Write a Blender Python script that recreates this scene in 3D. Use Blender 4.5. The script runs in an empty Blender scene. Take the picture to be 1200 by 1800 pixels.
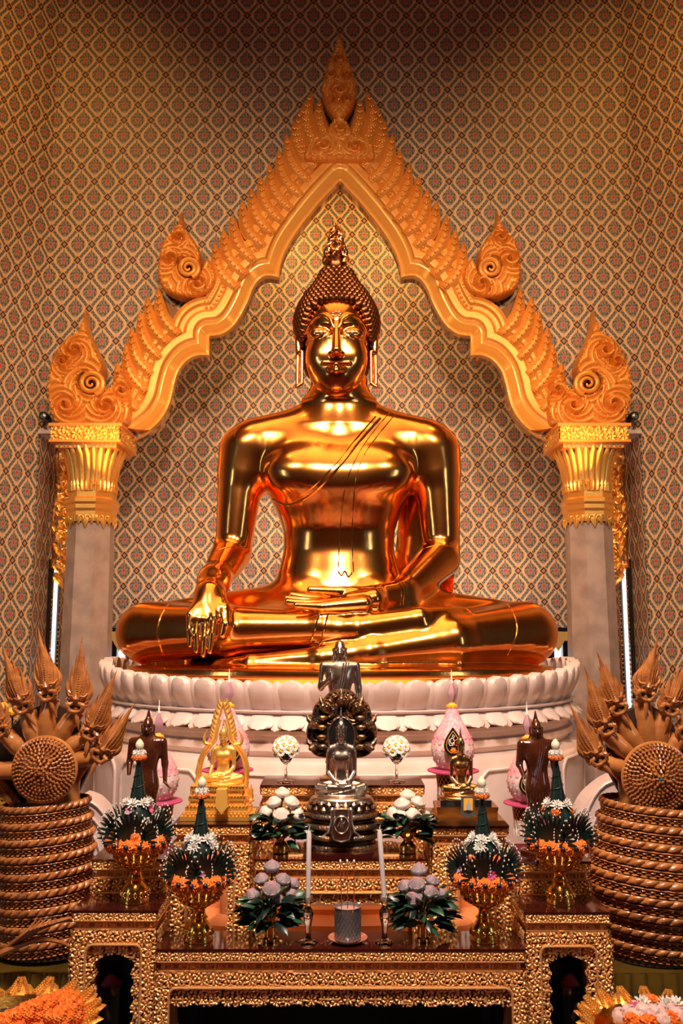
import bpy, math, random
import numpy as np
from mathutils import Vector, Matrix, noise
from mathutils.geometry import tessellate_polygon
R = math.radians
SC = bpy.context.scene
COL = SC.collection
rnd = random.Random(7)
# ---------------------------------------------------------------- camera
FPX, TH, EYE, XC = 1563.0, R(8.0), 1.6, -0.011
CT, ST = math.cos(TH), math.sin(TH)
cd = bpy.data.cameras.new('camera'); cam = bpy.data.objects.new('camera', cd); COL.objects.link(cam)
cam.location = (0, 0, EYE); cam.rotation_euler = (R(90) + TH, 0, 0)
cd.sensor_fit = 'VERTICAL'; cd.sensor_height = 36; cd.lens = FPX / 1800 * 36; cd.clip_end = 100
SC.camera = cam
# ---------------------------------------------------------------- world and exposure
SC.view_settings.view_transform = 'Standard'; SC.view_settings.look = 'None'
SC.view_settings.gamma = 1; SC.view_settings.use_curve_mapping = False
SC.view_settings.exposure = 0.0
w = bpy.data.worlds.new('hall'); SC.world = w; w.use_nodes = True
w.node_tree.nodes['Background'].inputs[0].default_value = (0.62, 0.50, 0.46, 1)
w.node_tree.nodes['Background'].inputs[1].default_value = 0.055
# ---------------------------------------------------------------- lamps
def area(name, loc, aim, size, power, col, sy=None, spread=None):
    l = bpy.data.lights.new(name, 'AREA'); l.energy = power; l.color = col; l.size = size
    if sy: l.shape = 'RECTANGLE'; l.size_y = sy
    if spread: l.spread = R(spread)
    o = bpy.data.objects.new(name, l); COL.objects.link(o); o.location = loc
    o.rotation_euler = (Vector(aim) - Vector(loc)).to_track_quat('-Z', 'Y').to_euler()
    return o
WARM, AMB, NEU = (1, .66, .36), (1, .50, .18), (1, .80, .68)
area('overhead_softbox', (0, 2.7, 7.1), (0, 2.7, 0), 4.8, 62, (1, .50, .16), 3.8, spread=105)  # unseen light added overhead so the gold reflects warm orange
for sx in (-1, 1):
    area('spot_lamp', (sx * 1.7, 1.6, 4.7), (sx * .35, 5.3, 2.5), .26, 24, WARM, spread=75)
    area('side_wall_lamp', (sx * 1.9, 3.9, 6.3), (sx * 2.5, 5.7, 4.6), .3, 13, (1, .50, .12), spread=100)
    area('column_up_lamp', (sx * 1.5, 5.45, 2.75), (sx * 1.2, 5.95, 3.9), .35, 2.6, (1, .52, .14))
    area('niche_top_lamp', (sx * .55, 6.2, 5.0), (sx * .2, 6.85, 3.9), .3, 13, (1, .55, .16))
area('niche_strip', (0, 6.25, 1.75), (0, 6.85, 2.8), 2.9, 17, (1, .72, .52), .12)
area('front_lamp', (0, .6, 4.7), (0, 5.6, 2.3), .5, 47, (1, .68, .43), spread=78)
area('altar_lamp', (0.0, .9, 5.1), (0, 3.1, .9), .5, 58, NEU, spread=75)
area('side_softbox', (-4.6, 0.2, 2.4), (-1, 4.5, 1.6), .45, 15, (.80, .90, 1), 2.2)  # softbox strips added on both sides for cool highlights on the gold
area('side_softbox', (4.6, 0.2, 2.4), (1, 4.5, 1.6), .45, 15, (.80, .90, 1), 2.2)
for k in range(-3, 4):
    a = R(k * 21); r = 1.42
    c = (XC + r * math.sin(a), 5.1 - r * math.cos(a))
    area('ledge_strip_light', (c[0], c[1], 1.06), (XC + 1.28 * math.sin(a), 5.1 - 1.28 * math.cos(a), 1.24), .5, .30, (1, .50, .22), .03)
# ---------------------------------------------------------------- helpers
def mpp(py, Y):
    k = (900 - py) / FPX; t = 1 / (CT - k * ST)
    h = Y * t * (ST + k * CT)
    return (Y * CT + h * ST) / FPX
def W(px, py, Y):
    k = (900 - py) / FPX; t = Y / (CT - k * ST)
    return Vector(((px - 600) / FPX * t, Y, EYE + t * (ST + k * CT)))
def ZP(py, Y): return W(600, py, Y).z
def XP(px, py, Y): return W(px, py, Y).x
ORG = {}
def tag(o, label=None, cat=None, group=None, kind=None):
    if label: o['label'] = label
    if cat: o['category'] = cat
    if group: o['group'] = group
    if kind: o['kind'] = kind
    return o
def thing(name, loc, label, cat, group=None):
    o = bpy.data.objects.new(name, None); COL.objects.link(o); o.location = loc
    o.empty_display_size = .05
    ORG[o.name] = Vector(loc)
    return tag(o, label, cat, group)
def link(name, me, m, parent, smooth=True):
    o = bpy.data.objects.new(name, me); COL.objects.link(o)
    if m is not None: me.materials.clear(); me.materials.append(m)
    if parent is not None:
        o.parent = parent; ORG[o.name] = ORG[parent.name]
    else: ORG[o.name] = Vector((0, 0, 0))
    return o
def copy_tree(o, parent=None):
    c = o.copy(); COL.objects.link(c); c.parent = parent
    for ch in o.children: copy_tree(ch, c)
    return c
class MB:
    def __init__(s): s.v = []; s.f = []
    def add(s, vs, fs):
        n = len(s.v); s.v.extend([tuple(p) for p in vs]); s.f.extend([tuple(i + n for i in f) for f in fs]); return s
    def box(s, c, d, M=None):
        x, y, z = d[0] / 2, d[1] / 2, d[2] / 2
        vs = [Vector((a * x, b * y, e * z)) for a in (-1, 1) for b in (-1, 1) for e in (-1, 1)]
        if M is not None: vs = [M @ v for v in vs]
        c = Vector(c)
        return s.add([v + c for v in vs], [(0, 1, 3, 2), (4, 6, 7, 5), (0, 4, 5, 1), (2, 3, 7, 6), (0, 2, 6, 4), (1, 5, 7, 3)])
    def lathe(s, c, prof, n=32, sx=1, sy=1, rib=0, nr=0, a0=0, a1=2 * math.pi):
        full = abs(a1 - a0 - 2 * math.pi) < 1e-6; m = n if full else n + 1
        vs = []
        for r, z in prof:
            for i in range(m):
                a = a0 + (a1 - a0) * i / n; q = r * (1 + rib * math.cos(nr * a))
                vs.append((c[0] + q * sx * math.cos(a), c[1] + q * sy * math.sin(a), c[2] + z))
        fs = []
        for j in range(len(prof) - 1):
            for i in range(n):
                k = (i + 1) % m
                fs.append((j * m + i, j * m + k, (j + 1) * m + k, (j + 1) * m + i))
        if full:
            if prof[0][0] > 1e-4: fs.append(tuple(range(m))[::-1])
            if prof[-1][0] > 1e-4: fs.append(tuple((len(prof) - 1) * m + i for i in range(m)))
        return s.add(vs, fs)
    def tube(s, pts, rad, n=8, flat=None):
        pts = [Vector(p) for p in pts]; m = len(pts)
        if not hasattr(rad, '__len__'): rad = [rad] * m
        vs = []; up = None
        for i, p in enumerate(pts):
            t = (pts[min(i + 1, m - 1)] - pts[max(i - 1, 0)]).normalized()
            if up is None: up = Vector((0, -1, 0)) if abs(t.y) < .9 else Vector((0, 0, 1))
            u = (up - t * up.dot(t)).normalized(); v = t.cross(u); up = u
            fu, fv = flat or (1, 1)
            for k in range(n):
                a = 2 * math.pi * k / n
                vs.append(p + (u * math.cos(a) * fu + v * math.sin(a) * fv) * rad[i])
        fs = [(j * n + k, j * n + (k + 1) % n, (j + 1) * n + (k + 1) % n, (j + 1) * n + k) for j in range(m - 1) for k in range(n)]
        fs += [tuple(range(n))[::-1], tuple((m - 1) * n + k for k in range(n))]
        return s.add(vs, fs)
    def blade(s, path, wid, nrm, th, back=.3):
        path = [Vector(p) for p in path]; m = len(path); nrm = Vector(nrm); vs = []
        for i, p in enumerate(path):
            t = (path[min(i + 1, m - 1)] - path[max(i - 1, 0)]).normalized()
            S = t.cross(nrm).normalized(); N = S.cross(t).normalized(); w_ = wid[i]; q = th * min(1, wid[i] / max(wid) + .15)
            vs += [p - S * w_, p - S * w_ * .5 + N * q * .75, p + N * q, p + S * w_ * .5 + N * q * .75, p + S * w_, p - N * q * back]
        fs = [(j * 6 + k, j * 6 + (k + 1) % 6, (j + 1) * 6 + (k + 1) % 6, (j + 1) * 6 + k) for j in range(m - 1) for k in range(6)]
        fs += [(0, 1, 2, 3, 4, 5)[::-1], tuple((m - 1) * 6 + k for k in range(6))]
        return s.add(vs, fs)
    def sph(s, c, r, n=10, m=7, sc=(1, 1, 1)):
        prof = [(max(1e-5, r * math.sin(math.pi * j / m)), -r * math.cos(math.pi * j / m)) for j in range(m + 1)]
        k = len(s.v); s.lathe((0, 0, 0), prof, n)
        for i in range(k, len(s.v)):
            p = s.v[i]; s.v[i] = (p[0] * sc[0] + c[0], p[1] * sc[1] + c[1], p[2] * sc[2] + c[2])
        return s
    def prism(s, out, y0, y1):
        n = len(out); vs = [(x, y0, z) for x, z in out] + [(x, y1, z) for x, z in out]
        tri = tessellate_polygon([[Vector((x, z, 0)) for x, z in out]])
        fs = [tuple(t) for t in tri] + [tuple(i + n for i in t)[::-1] for t in tri]
        fs += [(i, (i + 1) % n, (i + 1) % n + n, i + n) for i in range(n)]
        return s.add(vs, fs)
    def grid(s, P):
        a, b = len(P), len(P[0])
        return s.add([p for r_ in P for p in r_], [(i * b + j, i * b + j + 1, (i + 1) * b + j + 1, (i + 1) * b + j) for i in range(a - 1) for j in range(b - 1)])
    def xf(s, M, k=0):
        for i in range(k, len(s.v)): s.v[i] = tuple(M @ Vector(s.v[i]))
        return s
    def mesh(s, name, parent=None, smooth=True):
        o = ORG[parent.name] if parent is not None else Vector((0, 0, 0))
        me = bpy.data.meshes.new(name)
        me.from_pydata([(p[0] - o.x, p[1] - o.y, p[2] - o.z) for p in s.v], [], s.f); me.update()
        if smooth:
            me.shade_smooth(); me.set_sharp_from_angle(angle=R(38))
        return me
    def build(s, name, m, parent=None, smooth=True):
        return link(name, s.mesh(name, parent, smooth), m, parent)
def np_mesh(name, V, F, m, parent=None, sharp=None):
    o = ORG[parent.name] if parent is not None else Vector((0, 0, 0))
    V = np.asarray(V, np.float32) - np.array(o, np.float32); F = np.asarray(F, np.int32)
    me = bpy.data.meshes.new(name); me.vertices.add(len(V)); me.vertices.foreach_set('co', V.ravel())
    k = F.shape[1]; me.loops.add(F.size); me.loops.foreach_set('vertex_index', F.ravel())
    me.polygons.add(len(F)); me.polygons.foreach_set('loop_start', np.arange(0, F.size, k, dtype=np.int32))
    me.update(calc_edges=True); me.validate(); me.shade_smooth()
    if sharp: me.set_sharp_from_angle(angle=R(sharp))
    return link(name, me, m, parent)
# ---------------------------------------------------------------- materials
def N(nt, t, **k):
    n = nt.nodes.new(t)
    for a, b in k.items(): setattr(n, a, b)
    return n
def mat(name, col, metal=0, rough=.5, col2=None, scale=20, bump=0, bscale=60, spec=.5, trans=0, emit=None, es=1, detail=4, coat=0, stretch=None, bdist=.01):
    m = bpy.data.materials.new(name); m.use_nodes = True; nt = m.node_tree; b = nt.nodes['Principled BSDF']
    b.inputs['Base Color'].default_value = (*col, 1); b.inputs['Metallic'].default_value = metal
    b.inputs['Roughness'].default_value = rough; b.inputs['Specular IOR Level'].default_value = spec
    b.inputs['Transmission Weight'].default_value = trans; b.inputs['Coat Weight'].default_value = coat
    b.inputs['Coat Roughness'].default_value = .08
    if emit: b.inputs['Emission Color'].default_value = (*emit, 1); b.inputs['Emission Strength'].default_value = es
    if col2 or bump:
        tc = N(nt, 'ShaderNodeTexCoord'); mp = N(nt, 'ShaderNodeMapping'); nt.links.new(tc.outputs['Object'], mp.inputs[0])
        if stretch: mp.inputs['Scale'].default_value = stretch
    if col2:
        t = N(nt, 'ShaderNodeTexNoise'); t.inputs['Scale'].default_value = scale; t.inputs['Detail'].default_value = detail
        nt.links.new(mp.outputs[0], t.inputs[0]); r = N(nt, 'ShaderNodeValToRGB'); e = r.color_ramp.elements
        e[0].position = .38; e[1].position = .62; e[0].color = (*col, 1); e[1].color = (*col2, 1)
        nt.links.new(t.outputs['Fac'], r.inputs[0]); nt.links.new(r.outputs[0], b.inputs['Base Color'])
    if bump:
        t = N(nt, 'ShaderNodeTexNoise'); t.inputs['Scale'].default_value = bscale; t.inputs['Detail'].default_value = 3
        nt.links.new(mp.outputs[0], t.inputs[0]); bp = N(nt, 'ShaderNodeBump'); bp.inputs['Strength'].default_value = bump
        bp.inputs['Distance'].default_value = bdist
        nt.links.new(t.outputs['Fac'], bp.inputs['Height']); nt.links.new(bp.outputs[0], b.inputs['Normal'])
    return m
def lattice(name):
    m = bpy.data.materials.new(name); m.use_nodes = True; nt = m.node_tree; b = nt.nodes['Principled BSDF']
    b.inputs['Roughness'].default_value = .55
    L = nt.links.new
    def M(op, a, c=None, d=None):
        n = N(nt, 'ShaderNodeMath', operation=op)
        for i, q in enumerate((a, c, d)):
            if q is None: continue
            if isinstance(q, (int, float)): n.inputs[i].default_value = q
            else: L(q, n.inputs[i])
        return n.outputs[0]
    uv = N(nt, 'ShaderNodeUVMap'); sp = N(nt, 'ShaderNodeSeparateXYZ'); L(uv.outputs[0], sp.inputs[0])
    u, v = sp.outputs[0], sp.outputs[1]
    # nearest cell centre of the staggered lattice: centres (i+.5, j) and (i, j+.5)
    def cell(ou, ov):
        x = M('SUBTRACT', M('FRACT', M('ADD', u, ou)), .5); y = M('SUBTRACT', M('FRACT', M('ADD', v, ov)), .5)
        return x, y
    x1, y1 = cell(0, .5); x2, y2 = cell(.5, 0)
    in1 = M('LESS_THAN', M('ADD', M('ABSOLUTE', x1), M('ABSOLUTE', y1)), .5)
    mix = lambda a, c, f: M('ADD', M('MULTIPLY', a, f), M('MULTIPLY', c, M('SUBTRACT', 1, f)))
    sx, sy = mix(x1, x2, in1), mix(y1, y2, in1)
    ax, ay = M('ABSOLUTE', sx), M('ABSOLUTE', sy)
    w_ = M('MULTIPLY', .155, M('ADD', 1.05, M('COSINE', M('MULTIPLY', M('MINIMUM', ay, .45), math.pi / .45))))
    e = M('SUBTRACT', ax, w_)
    edge = M('SUBTRACT', .5, M('ADD', ax, ay))     # 0 on the lattice line
    r = M('SQRT', M('ADD', M('MULTIPLY', sx, sx), M('MULTIPLY', M('MULTIPLY', sy, sy), 1.3)))
    ang = M('ARCTAN2', sx, sy)
    col = N(nt, 'ShaderNodeRGB').outputs[0]; nt.nodes[-1].outputs[0].default_value = (.50, .305, .17, 1)
    def over(col, mask, c):
        n = N(nt, 'ShaderNodeMix', data_type='RGBA'); L(mask, n.inputs[0]); L(col, n.inputs[6]); n.inputs[7].default_value = (*c, 1)
        return n.outputs[2]
    lt = lambda a, c: M('LESS_THAN', a, c)
    gt = lambda a, c: M('GREATER_THAN', a, c)
    AND = lambda a, c: M('MULTIPLY', a, c)
    col = over(col, gt(e, .020), (.17, .13, .115))                         # ground between the ogees
    col = over(col, lt(edge, .050), (.15, .15, .165))                        # ribbon
    s = M('SINE', M('MULTIPLY', M('SUBTRACT', ax, ay), 38))
    col = over(col, AND(AND(lt(edge, .095), gt(edge, .018)), gt(s, -.1)), (.020, .042, .030))     # leaves on the ribbon
    col = over(col, AND(lt(M('ABSOLUTE', e), .045), gt(edge, .05)), (.62, .39, .22))
    body = AND(lt(e, -.062), lt(r, .29))
    col = over(col, body, (.20, .165, .17))                               # flower ground
    pet = M('ABSOLUTE', M('SINE', M('MULTIPLY', ang, 4)))
    rr = M('ADD', .115, M('MULTIPLY', pet, .105))
    col = over(col, AND(lt(M('ABSOLUTE', M('SUBTRACT', r, rr)), .024), lt(e, -.04)), (.030, .045, .018))
    dots = AND(gt(M('SINE', M('MULTIPLY', sx, 62)), .35), gt(M('SINE', M('MULTIPLY', sy, 50)), .25))
    col = over(col, AND(AND(dots, lt(r, .25)), lt(e, -.04)), (.46, .22, .045))
    col = over(col, AND(lt(ax, .018), AND(gt(sy, .24), lt(sy, .34))), (.05, .07, .04))
    col = over(col, lt(r, .080), (.40, .15, .13)); col = over(col, lt(r, .052), (.48, .035, .03))
    # dark lozenge on every crossing (corner of the cell)
    mn = M('MINIMUM', ax, ay); cx = M('SUBTRACT', .5, M('MAXIMUM', ax, ay)); cn = M('ADD', cx, mn)
    col = over(col, AND(AND(lt(cn, .20), gt(cn, .13)), AND(lt(mn, .075), gt(mn, .03))), (.56, .25, .07))
    col = over(col, lt(cn, .132), (.014, .024, .032)); col = over(col, lt(cn, .060), (.56, .26, .13)); col = over(col, lt(cn, .030), (.36, .05, .035))
    L(col, b.inputs['Base Color'])
    return m
M_ = {}
M_['wall'] = lattice('lattice_wallpaper')
M_['gold'] = mat('polished_gold', (1.0, .46, .13), 1, .16, col2=(.93, .38, .095), scale=7, bump=.10, bscale=9, stretch=(1, 1, .35), bdist=.02)
M_['goldhair'] = mat('copper_gold_hair', (.20, .07, .03), 1, .30)
M_['goldflame'] = mat('rose_gold_flame', (1, .50, .20), 1, .15)
M_['archgold'] = mat('arch_gilding', (.74, .30, .055), .35, .38, col2=(.66, .25, .04), scale=6, bump=.1, bscale=90)
M_['crestback'] = mat('shaded_gilt_backing', (.20, .075, .02), .3, .5)  # darker gilding that paints in the shade between the crest leaves
M_['archsmooth'] = mat('arch_yellow_lacquer', (.84, .40, .08), .2, .22, coat=.5)
M_['capgold'] = mat('capital_gilding', (1, .55, .14), .85, .30, bump=.25, bscale=150, bdist=.004)
M_['carve'] = mat('carved_gilding', (.95, .52, .19), .85, .36, bump=.15, bscale=200, bdist=.002)
m = mat('carved_gilding', (.95, .50, .17), .62, .40, bump=.12, bscale=200, bdist=.002); nt = m.node_tree   # gold leaf over dark red ground, recesses darkened to paint in shade
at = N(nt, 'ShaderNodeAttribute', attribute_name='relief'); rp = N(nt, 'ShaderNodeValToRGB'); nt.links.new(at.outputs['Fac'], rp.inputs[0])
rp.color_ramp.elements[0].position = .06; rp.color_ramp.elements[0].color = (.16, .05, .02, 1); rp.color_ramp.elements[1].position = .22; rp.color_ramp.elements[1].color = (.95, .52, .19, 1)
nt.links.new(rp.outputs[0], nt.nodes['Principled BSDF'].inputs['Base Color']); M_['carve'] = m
M_['gilt'] = mat('plain_gilding', (.95, .52, .19), .62, .38, bump=.12, bscale=200, bdist=.002)
M_['carvedark'] = mat('aged_gilding', (.75, .40, .14), .8, .4, col2=(.25, .08, .03), scale=45, bump=.3, bscale=200, bdist=.004)
M_['marble'] = mat('pink_white_marble', (.52, .41, .395), 0, .32, col2=(.61, .50, .485), scale=5, detail=8)
M_['colmarble'] = mat('grey_pink_marble', (.27, .20, .185), 0, .38, col2=(.36, .275, .25), scale=9, detail=9, bump=.05)
M_['wood'] = mat('varnished_carved_wood', (.48, .18, .045), 0, .30, col2=(.30, .095, .024), scale=24, coat=.5, bump=.3, bscale=120, bdist=.004)
M_['woodsm'] = mat('varnished_smooth_wood', (.52, .21, .06), 0, .22, col2=(.42, .155, .04), scale=8, coat=.8, stretch=(1, 1, 4))
M_['darkwood'] = mat('dark_hollow_wood', (.03, .012, .006), 0, .6)
M_['black'] = mat('black_lacquer', (.010, .010, .012), 0, .10, coat=.5)
M_['dark'] = mat('dark_shadow_cloth', (.012, .014, .016), 0, .8)
M_['redlac'] = mat('red_lacquer', (.035, .005, .004), 0, .07, coat=.8)
M_['brass'] = mat('brass', (.95, .55, .12), 1, .20, bump=.15, bscale=120, bdist=.003)
M_['silver'] = mat('antique_silver', (.66, .57, .50), 1, .27, col2=(.50, .38, .28), scale=12)
M_['darkmetal'] = mat('blackened_bronze', (.10, .075, .06), .9, .34, col2=(.30, .15, .06), scale=18, bump=.5, bscale=120, bdist=.006)
M_['bronze'] = mat('bronze', (.80, .45, .17), 1, .24, col2=(.58, .30, .10), scale=8)
M_['yellowgold'] = mat('yellow_gold', (1, .56, .12), .75, .36, bump=.1, bscale=80, bdist=.003)
M_['rosewood'] = mat('dark_glossy_rosewood', (.045, .010, .005), .25, .15, col2=(.085, .02, .008), scale=10, coat=.7)
M_['leafdark'] = mat('dark_banana_leaf', (.004, .013, .010), 0, .35, col2=(.007, .020, .014), scale=30)
M_['leaf'] = mat('green_leaf', (.010, .050, .022), 0, .38, col2=(.016, .07, .03), scale=25)
M_['marigold'] = mat('orange_marigold', (.95, .25, .025), 0, .7, col2=(.88, .17, .012), scale=60, bump=.6, bscale=220, bdist=.006)
M_['white'] = mat('white_petal', (.80, .77, .72), 0, .6)
M_['cream'] = mat('cream_lotus_petal', (.58, .48, .40), 0, .6, col2=(.64, .55, .50), scale=30)
M_['greenbud'] = mat('pale_green_lotus_bud', (.66, .66, .42), 0, .55, col2=(.78, .74, .62), scale=20)
M_['greylotus'] = mat('grey_pink_lotus', (.20, .175, .19), 0, .6, col2=(.27, .23, .245), scale=20)
M_['pinkedge'] = mat('pink_petal_edge', (.65, .16, .22), 0, .6)
M_['pink'] = mat('magenta_flower', (.42, .05, .14), 0, .6)
M_['mauve'] = mat('mauve_flower', (.40, .22, .28), 0, .6)
M_['yellow'] = mat('yellow_flower', (.85, .42, .03), 0, .6)
M_['wax'] = mat('white_candle_wax', (.62, .56, .54), 0, .45)
M_['purple'] = mat('dark_purple_bead', (.02, .012, .028), 0, .4)
M_['red'] = mat('dark_red_stick', (.30, .03, .03), 0, .5)
M_['redcloth'] = mat('red_cloth', (.22, .012, .015), 0, .7)
M_['carpet'] = mat('red_carpet', (.16, .022, .018), 0, .9)
M_['goldcloth'] = mat('olive_gold_satin', (.20, .12, .018), .55, .32, col2=(.11, .06, .01), scale=5)
M_['ceil'] = mat('orange_painted_ceiling', (.80, .42, .16), 0, .8)
M_['day'] = mat('daylight_pane', (.9, .93, 1), 0, .5, emit=(.80, .90, 1), es=1.5)
M_['glass'] = mat('clear_glass', (1, .97, .95), 0, .03, trans=1)
M_['metalgrey'] = mat('grey_metal', (.25, .27, .27), .8, .35)
M_['phum'] = mat('pink_thread', (.72, .24, .32), 0, .7, col2=(.80, .42, .46), scale=90)
M_['phumw'] = mat('grey_white_thread', (.56, .46, .47), 0, .7, col2=(.66, .57, .56), scale=90)
M_['orange'] = mat('orange_lit_step', (.72, .26, .09), 0, .45)  # marble step with its orange lighting painted into the colour
M_['yellowsign'] = mat('yellow_sign', (.75, .42, .04), 0, .5)
# ================================================================ SDF tools
class Field:
    def __init__(s, lo, hi, h):
        s.lo = np.array(lo, np.float32); s.h = h
        s.n = [int((hi[i] - lo[i]) / h) + 2 for i in range(3)]
        s.ax = [(s.lo[i] + np.arange(s.n[i]) * h).astype(np.float32) for i in range(3)]
        s.F = np.full(s.n, 9.0, np.float32)
    def reg(s, lo, hi):
        sl = tuple(slice(max(0, int((lo[i] - s.lo[i]) / s.h)), min(s.n[i], int((hi[i] - s.lo[i]) / s.h) + 2)) for i in range(3))
        X = s.ax[0][sl[0]][:, None, None]; Y = s.ax[1][sl[1]][None, :, None]; Z = s.ax[2][sl[2]][None, None, :]
        return sl, X, Y, Z
    def put(s, sl, d, k, cut=False):
        a = s.F[sl]
        if a.size == 0: return
        if cut:
            d = -d; h = np.maximum(k - np.abs(a - d), 0) / max(k, 1e-6); s.F[sl] = np.maximum(a, d) + h * h * k * .25
        else:
            h = np.maximum(k - np.abs(a - d), 0) / max(k, 1e-6); s.F[sl] = np.minimum(a, d) - h * h * k * .25
    def cone(s, a, b, ra, rb, k=.03, cut=False, sc=(1, 1, 1)):
        a = np.array(a, np.float32); b = np.array(b, np.float32); sc = np.array(sc, np.float32)
        m = max(ra, rb) * max(sc) + k + 2 * s.h
        sl, X, Y, Z = s.reg(np.minimum(a, b) - m, np.maximum(a, b) + m)
        q = (b - a) / sc; L = float(q @ q) + 1e-9
        px, py, pz = (X - a[0]) / sc[0], (Y - a[1]) / sc[1], (Z - a[2]) / sc[2]
        t = np.clip((px * q[0] + py * q[1] + pz * q[2]) / L, 0, 1)
        d = np.sqrt((px - t * q[0]) ** 2 + (py - t * q[1]) ** 2 + (pz - t * q[2]) ** 2) - (ra + (rb - ra) * t)
        s.put(sl, d * min(sc), k, cut)
    def chain(s, P, r, k=.02, **kw):
        for i in range(len(P) - 1): s.cone(P[i], P[i + 1], r[i], r[i + 1], k, **kw)
    def ell(s, c, r, k=.03, cut=False, rot=0):
        c = np.array(c, np.float32); m = max(r) + k + 2 * s.h
        sl, X, Y, Z = s.reg(c - m, c + m)
        x, y, z = X - c[0], Y - c[1], Z - c[2]
        if rot: x, z = x * math.cos(rot) + z * math.sin(rot), -x * math.sin(rot) + z * math.cos(rot)
        q = np.sqrt((x / r[0]) ** 2 + (y / r[1]) ** 2 + (z / r[2]) ** 2)
        g = np.sqrt((x / r[0] ** 2) ** 2 + (y / r[1] ** 2) ** 2 + (z / r[2] ** 2) ** 2) + 1e-6
        s.put(sl, (q * (q - 1) / g).astype(np.float32), k, cut)
    def samp(s, P):
        q = (P - s.lo) / s.h; q = np.clip(q, 0, np.array(s.n) - 1.001); i = q.astype(np.int32); f = (q - i).astype(np.float32)
        o = 0
        for a in (0, 1):
            for b in (0, 1):
                for c in (0, 1):
                    o = o + s.F[i[:, 0] + a, i[:, 1] + b, i[:, 2] + c] * (f[:, 0] if a else 1 - f[:, 0]) * (f[:, 1] if b else 1 - f[:, 1]) * (f[:, 2] if c else 1 - f[:, 2])
        return o
    def mesh(s):
        F = s.F; I = F < 0
        c = np.zeros([n - 1 for n in s.n], np.int8)
        for a in (0, 1):
            for b in (0, 1):
                for d in (0, 1): c += I[a:s.n[0] - 1 + a, b:s.n[1] - 1 + b, d:s.n[2] - 1 + d]
        act = (c > 0) & (c < 8); ix = np.argwhere(act); idx = np.full(act.shape, -1, np.int32); idx[act] = np.arange(len(ix))
        cs = [(a, b, d) for a in (0, 1) for b in (0, 1) for d in (0, 1)]
        val = [F[ix[:, 0] + a, ix[:, 1] + b, ix[:, 2] + d] for a, b, d in cs]
        P = np.zeros((len(ix), 3), np.float32); n = np.zeros(len(ix), np.float32)
        for i, p in enumerate(cs):
            for j, q in enumerate(cs):
                if j > i and sum(abs(p[k] - q[k]) for k in range(3)) == 1:
                    m = (val[i] < 0) != (val[j] < 0); t = np.where(m, val[i] / (val[i] - val[j] + 1e-12), 0)[:, None]
                    P += m[:, None] * (np.array(p, np.float32) + t * (np.array(q, np.float32) - np.array(p, np.float32))); n += m
        P = s.lo + (ix + P / n[:, None]) * s.h
        fs = []
        for ax in range(3):
            u, v = [(1, 2), (2, 0), (0, 1)][ax]
            A = [slice(1, -1)] * 3; A[ax] = slice(0, -1); B = list(A); B[ax] = slice(1, None)
            sa, sb = I[tuple(A)], I[tuple(B)]; e = np.argwhere(sa != sb); up = sa[sa != sb]
            if not len(e): continue
            base = e.copy(); base[:, u] += 1; base[:, v] += 1
            def g(du, dv):
                q = base.copy(); q[:, u] -= du; q[:, v] -= dv; return idx[q[:, 0], q[:, 1], q[:, 2]]
            Q = np.stack([g(1, 1), g(0, 1), g(0, 0), g(1, 0)], 1); Q[~up] = Q[~up][:, ::-1]; fs.append(Q)
        Fc = np.concatenate(fs); Fc = Fc[(Fc >= 0).all(1)]
        P = P.astype(np.float32)
        E = np.concatenate([Fc[:, [0, 1]], Fc[:, [1, 2]], Fc[:, [2, 3]], Fc[:, [3, 0]]])
        def proj(P):
            h = s.h * .7; f = s.samp(P); g = np.stack([(s.samp(P + d) - s.samp(P - d)) / (2 * h) for d in np.eye(3, dtype=np.float32) * h], 1)
            return P - np.clip(f / ((g * g).sum(1) + 1e-3), -s.h, s.h)[:, None] * g
        for it in range(3):
            acc = np.zeros_like(P); cnt = np.zeros(len(P), np.float32)
            for k in range(3): acc[:, k] = np.bincount(E[:, 0], P[E[:, 1], k], len(P)) + np.bincount(E[:, 1], P[E[:, 0], k], len(P))
            cnt = np.bincount(E[:, 0], minlength=len(P)) + np.bincount(E[:, 1], minlength=len(P))
            P = .5 * P + .5 * acc / np.maximum(cnt, 1)[:, None]; P = proj(P.astype(np.float32))
        return P, Fc
# ================================================================ relief panels
def carve(u, v, p, seed=0, stag=True):
    """height 0..1 of carved rosettes and leaves, cell size p"""
    i0 = np.round(v / p); best = np.full(u.shape, 9.0); bx = np.zeros(u.shape); by = np.zeros(u.shape)
    for dj in (-1, 0, 1):
        j = i0 + dj; off = (np.mod(j, 2) * .5 if stag else 0) * p
        k0 = np.round((u - off) / p)
        for di in (-1, 0, 1):
            k = k0 + di; jx = np.sin(k * 12.9 + j * 78.2 + seed) * .13 * p; jy = np.cos(k * 39.3 + j * 11.1 + seed) * .10 * p
            x = u - off - k * p - jx; y = v - j * p - jy; d = np.hypot(x, y)
            m = d < best; best = np.where(m, d, best); bx = np.where(m, x, bx); by = np.where(m, y, by)
    r = best / p; th = np.arctan2(by, bx)
    h = .95 * np.exp(-(r / .085) ** 2)
    h = np.maximum(h, .60 * np.exp(-((r - .165) / .035) ** 2))
    h = np.maximum(h, (.85 - .25 * np.abs(r - .33) / .14) * np.clip(np.abs(np.cos(3.5 * th + seed)) ** .6 * 1.3 - .25, 0, 1) * (np.abs(r - .33) < .135))
    lf = .75 * np.clip(np.abs(np.sin(3 * th + 9 * r + seed * 1.7)) * 1.5 - .45, 0, 1) * (r > .49)
    return np.clip(np.maximum(h, lf), 0, 1)
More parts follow.
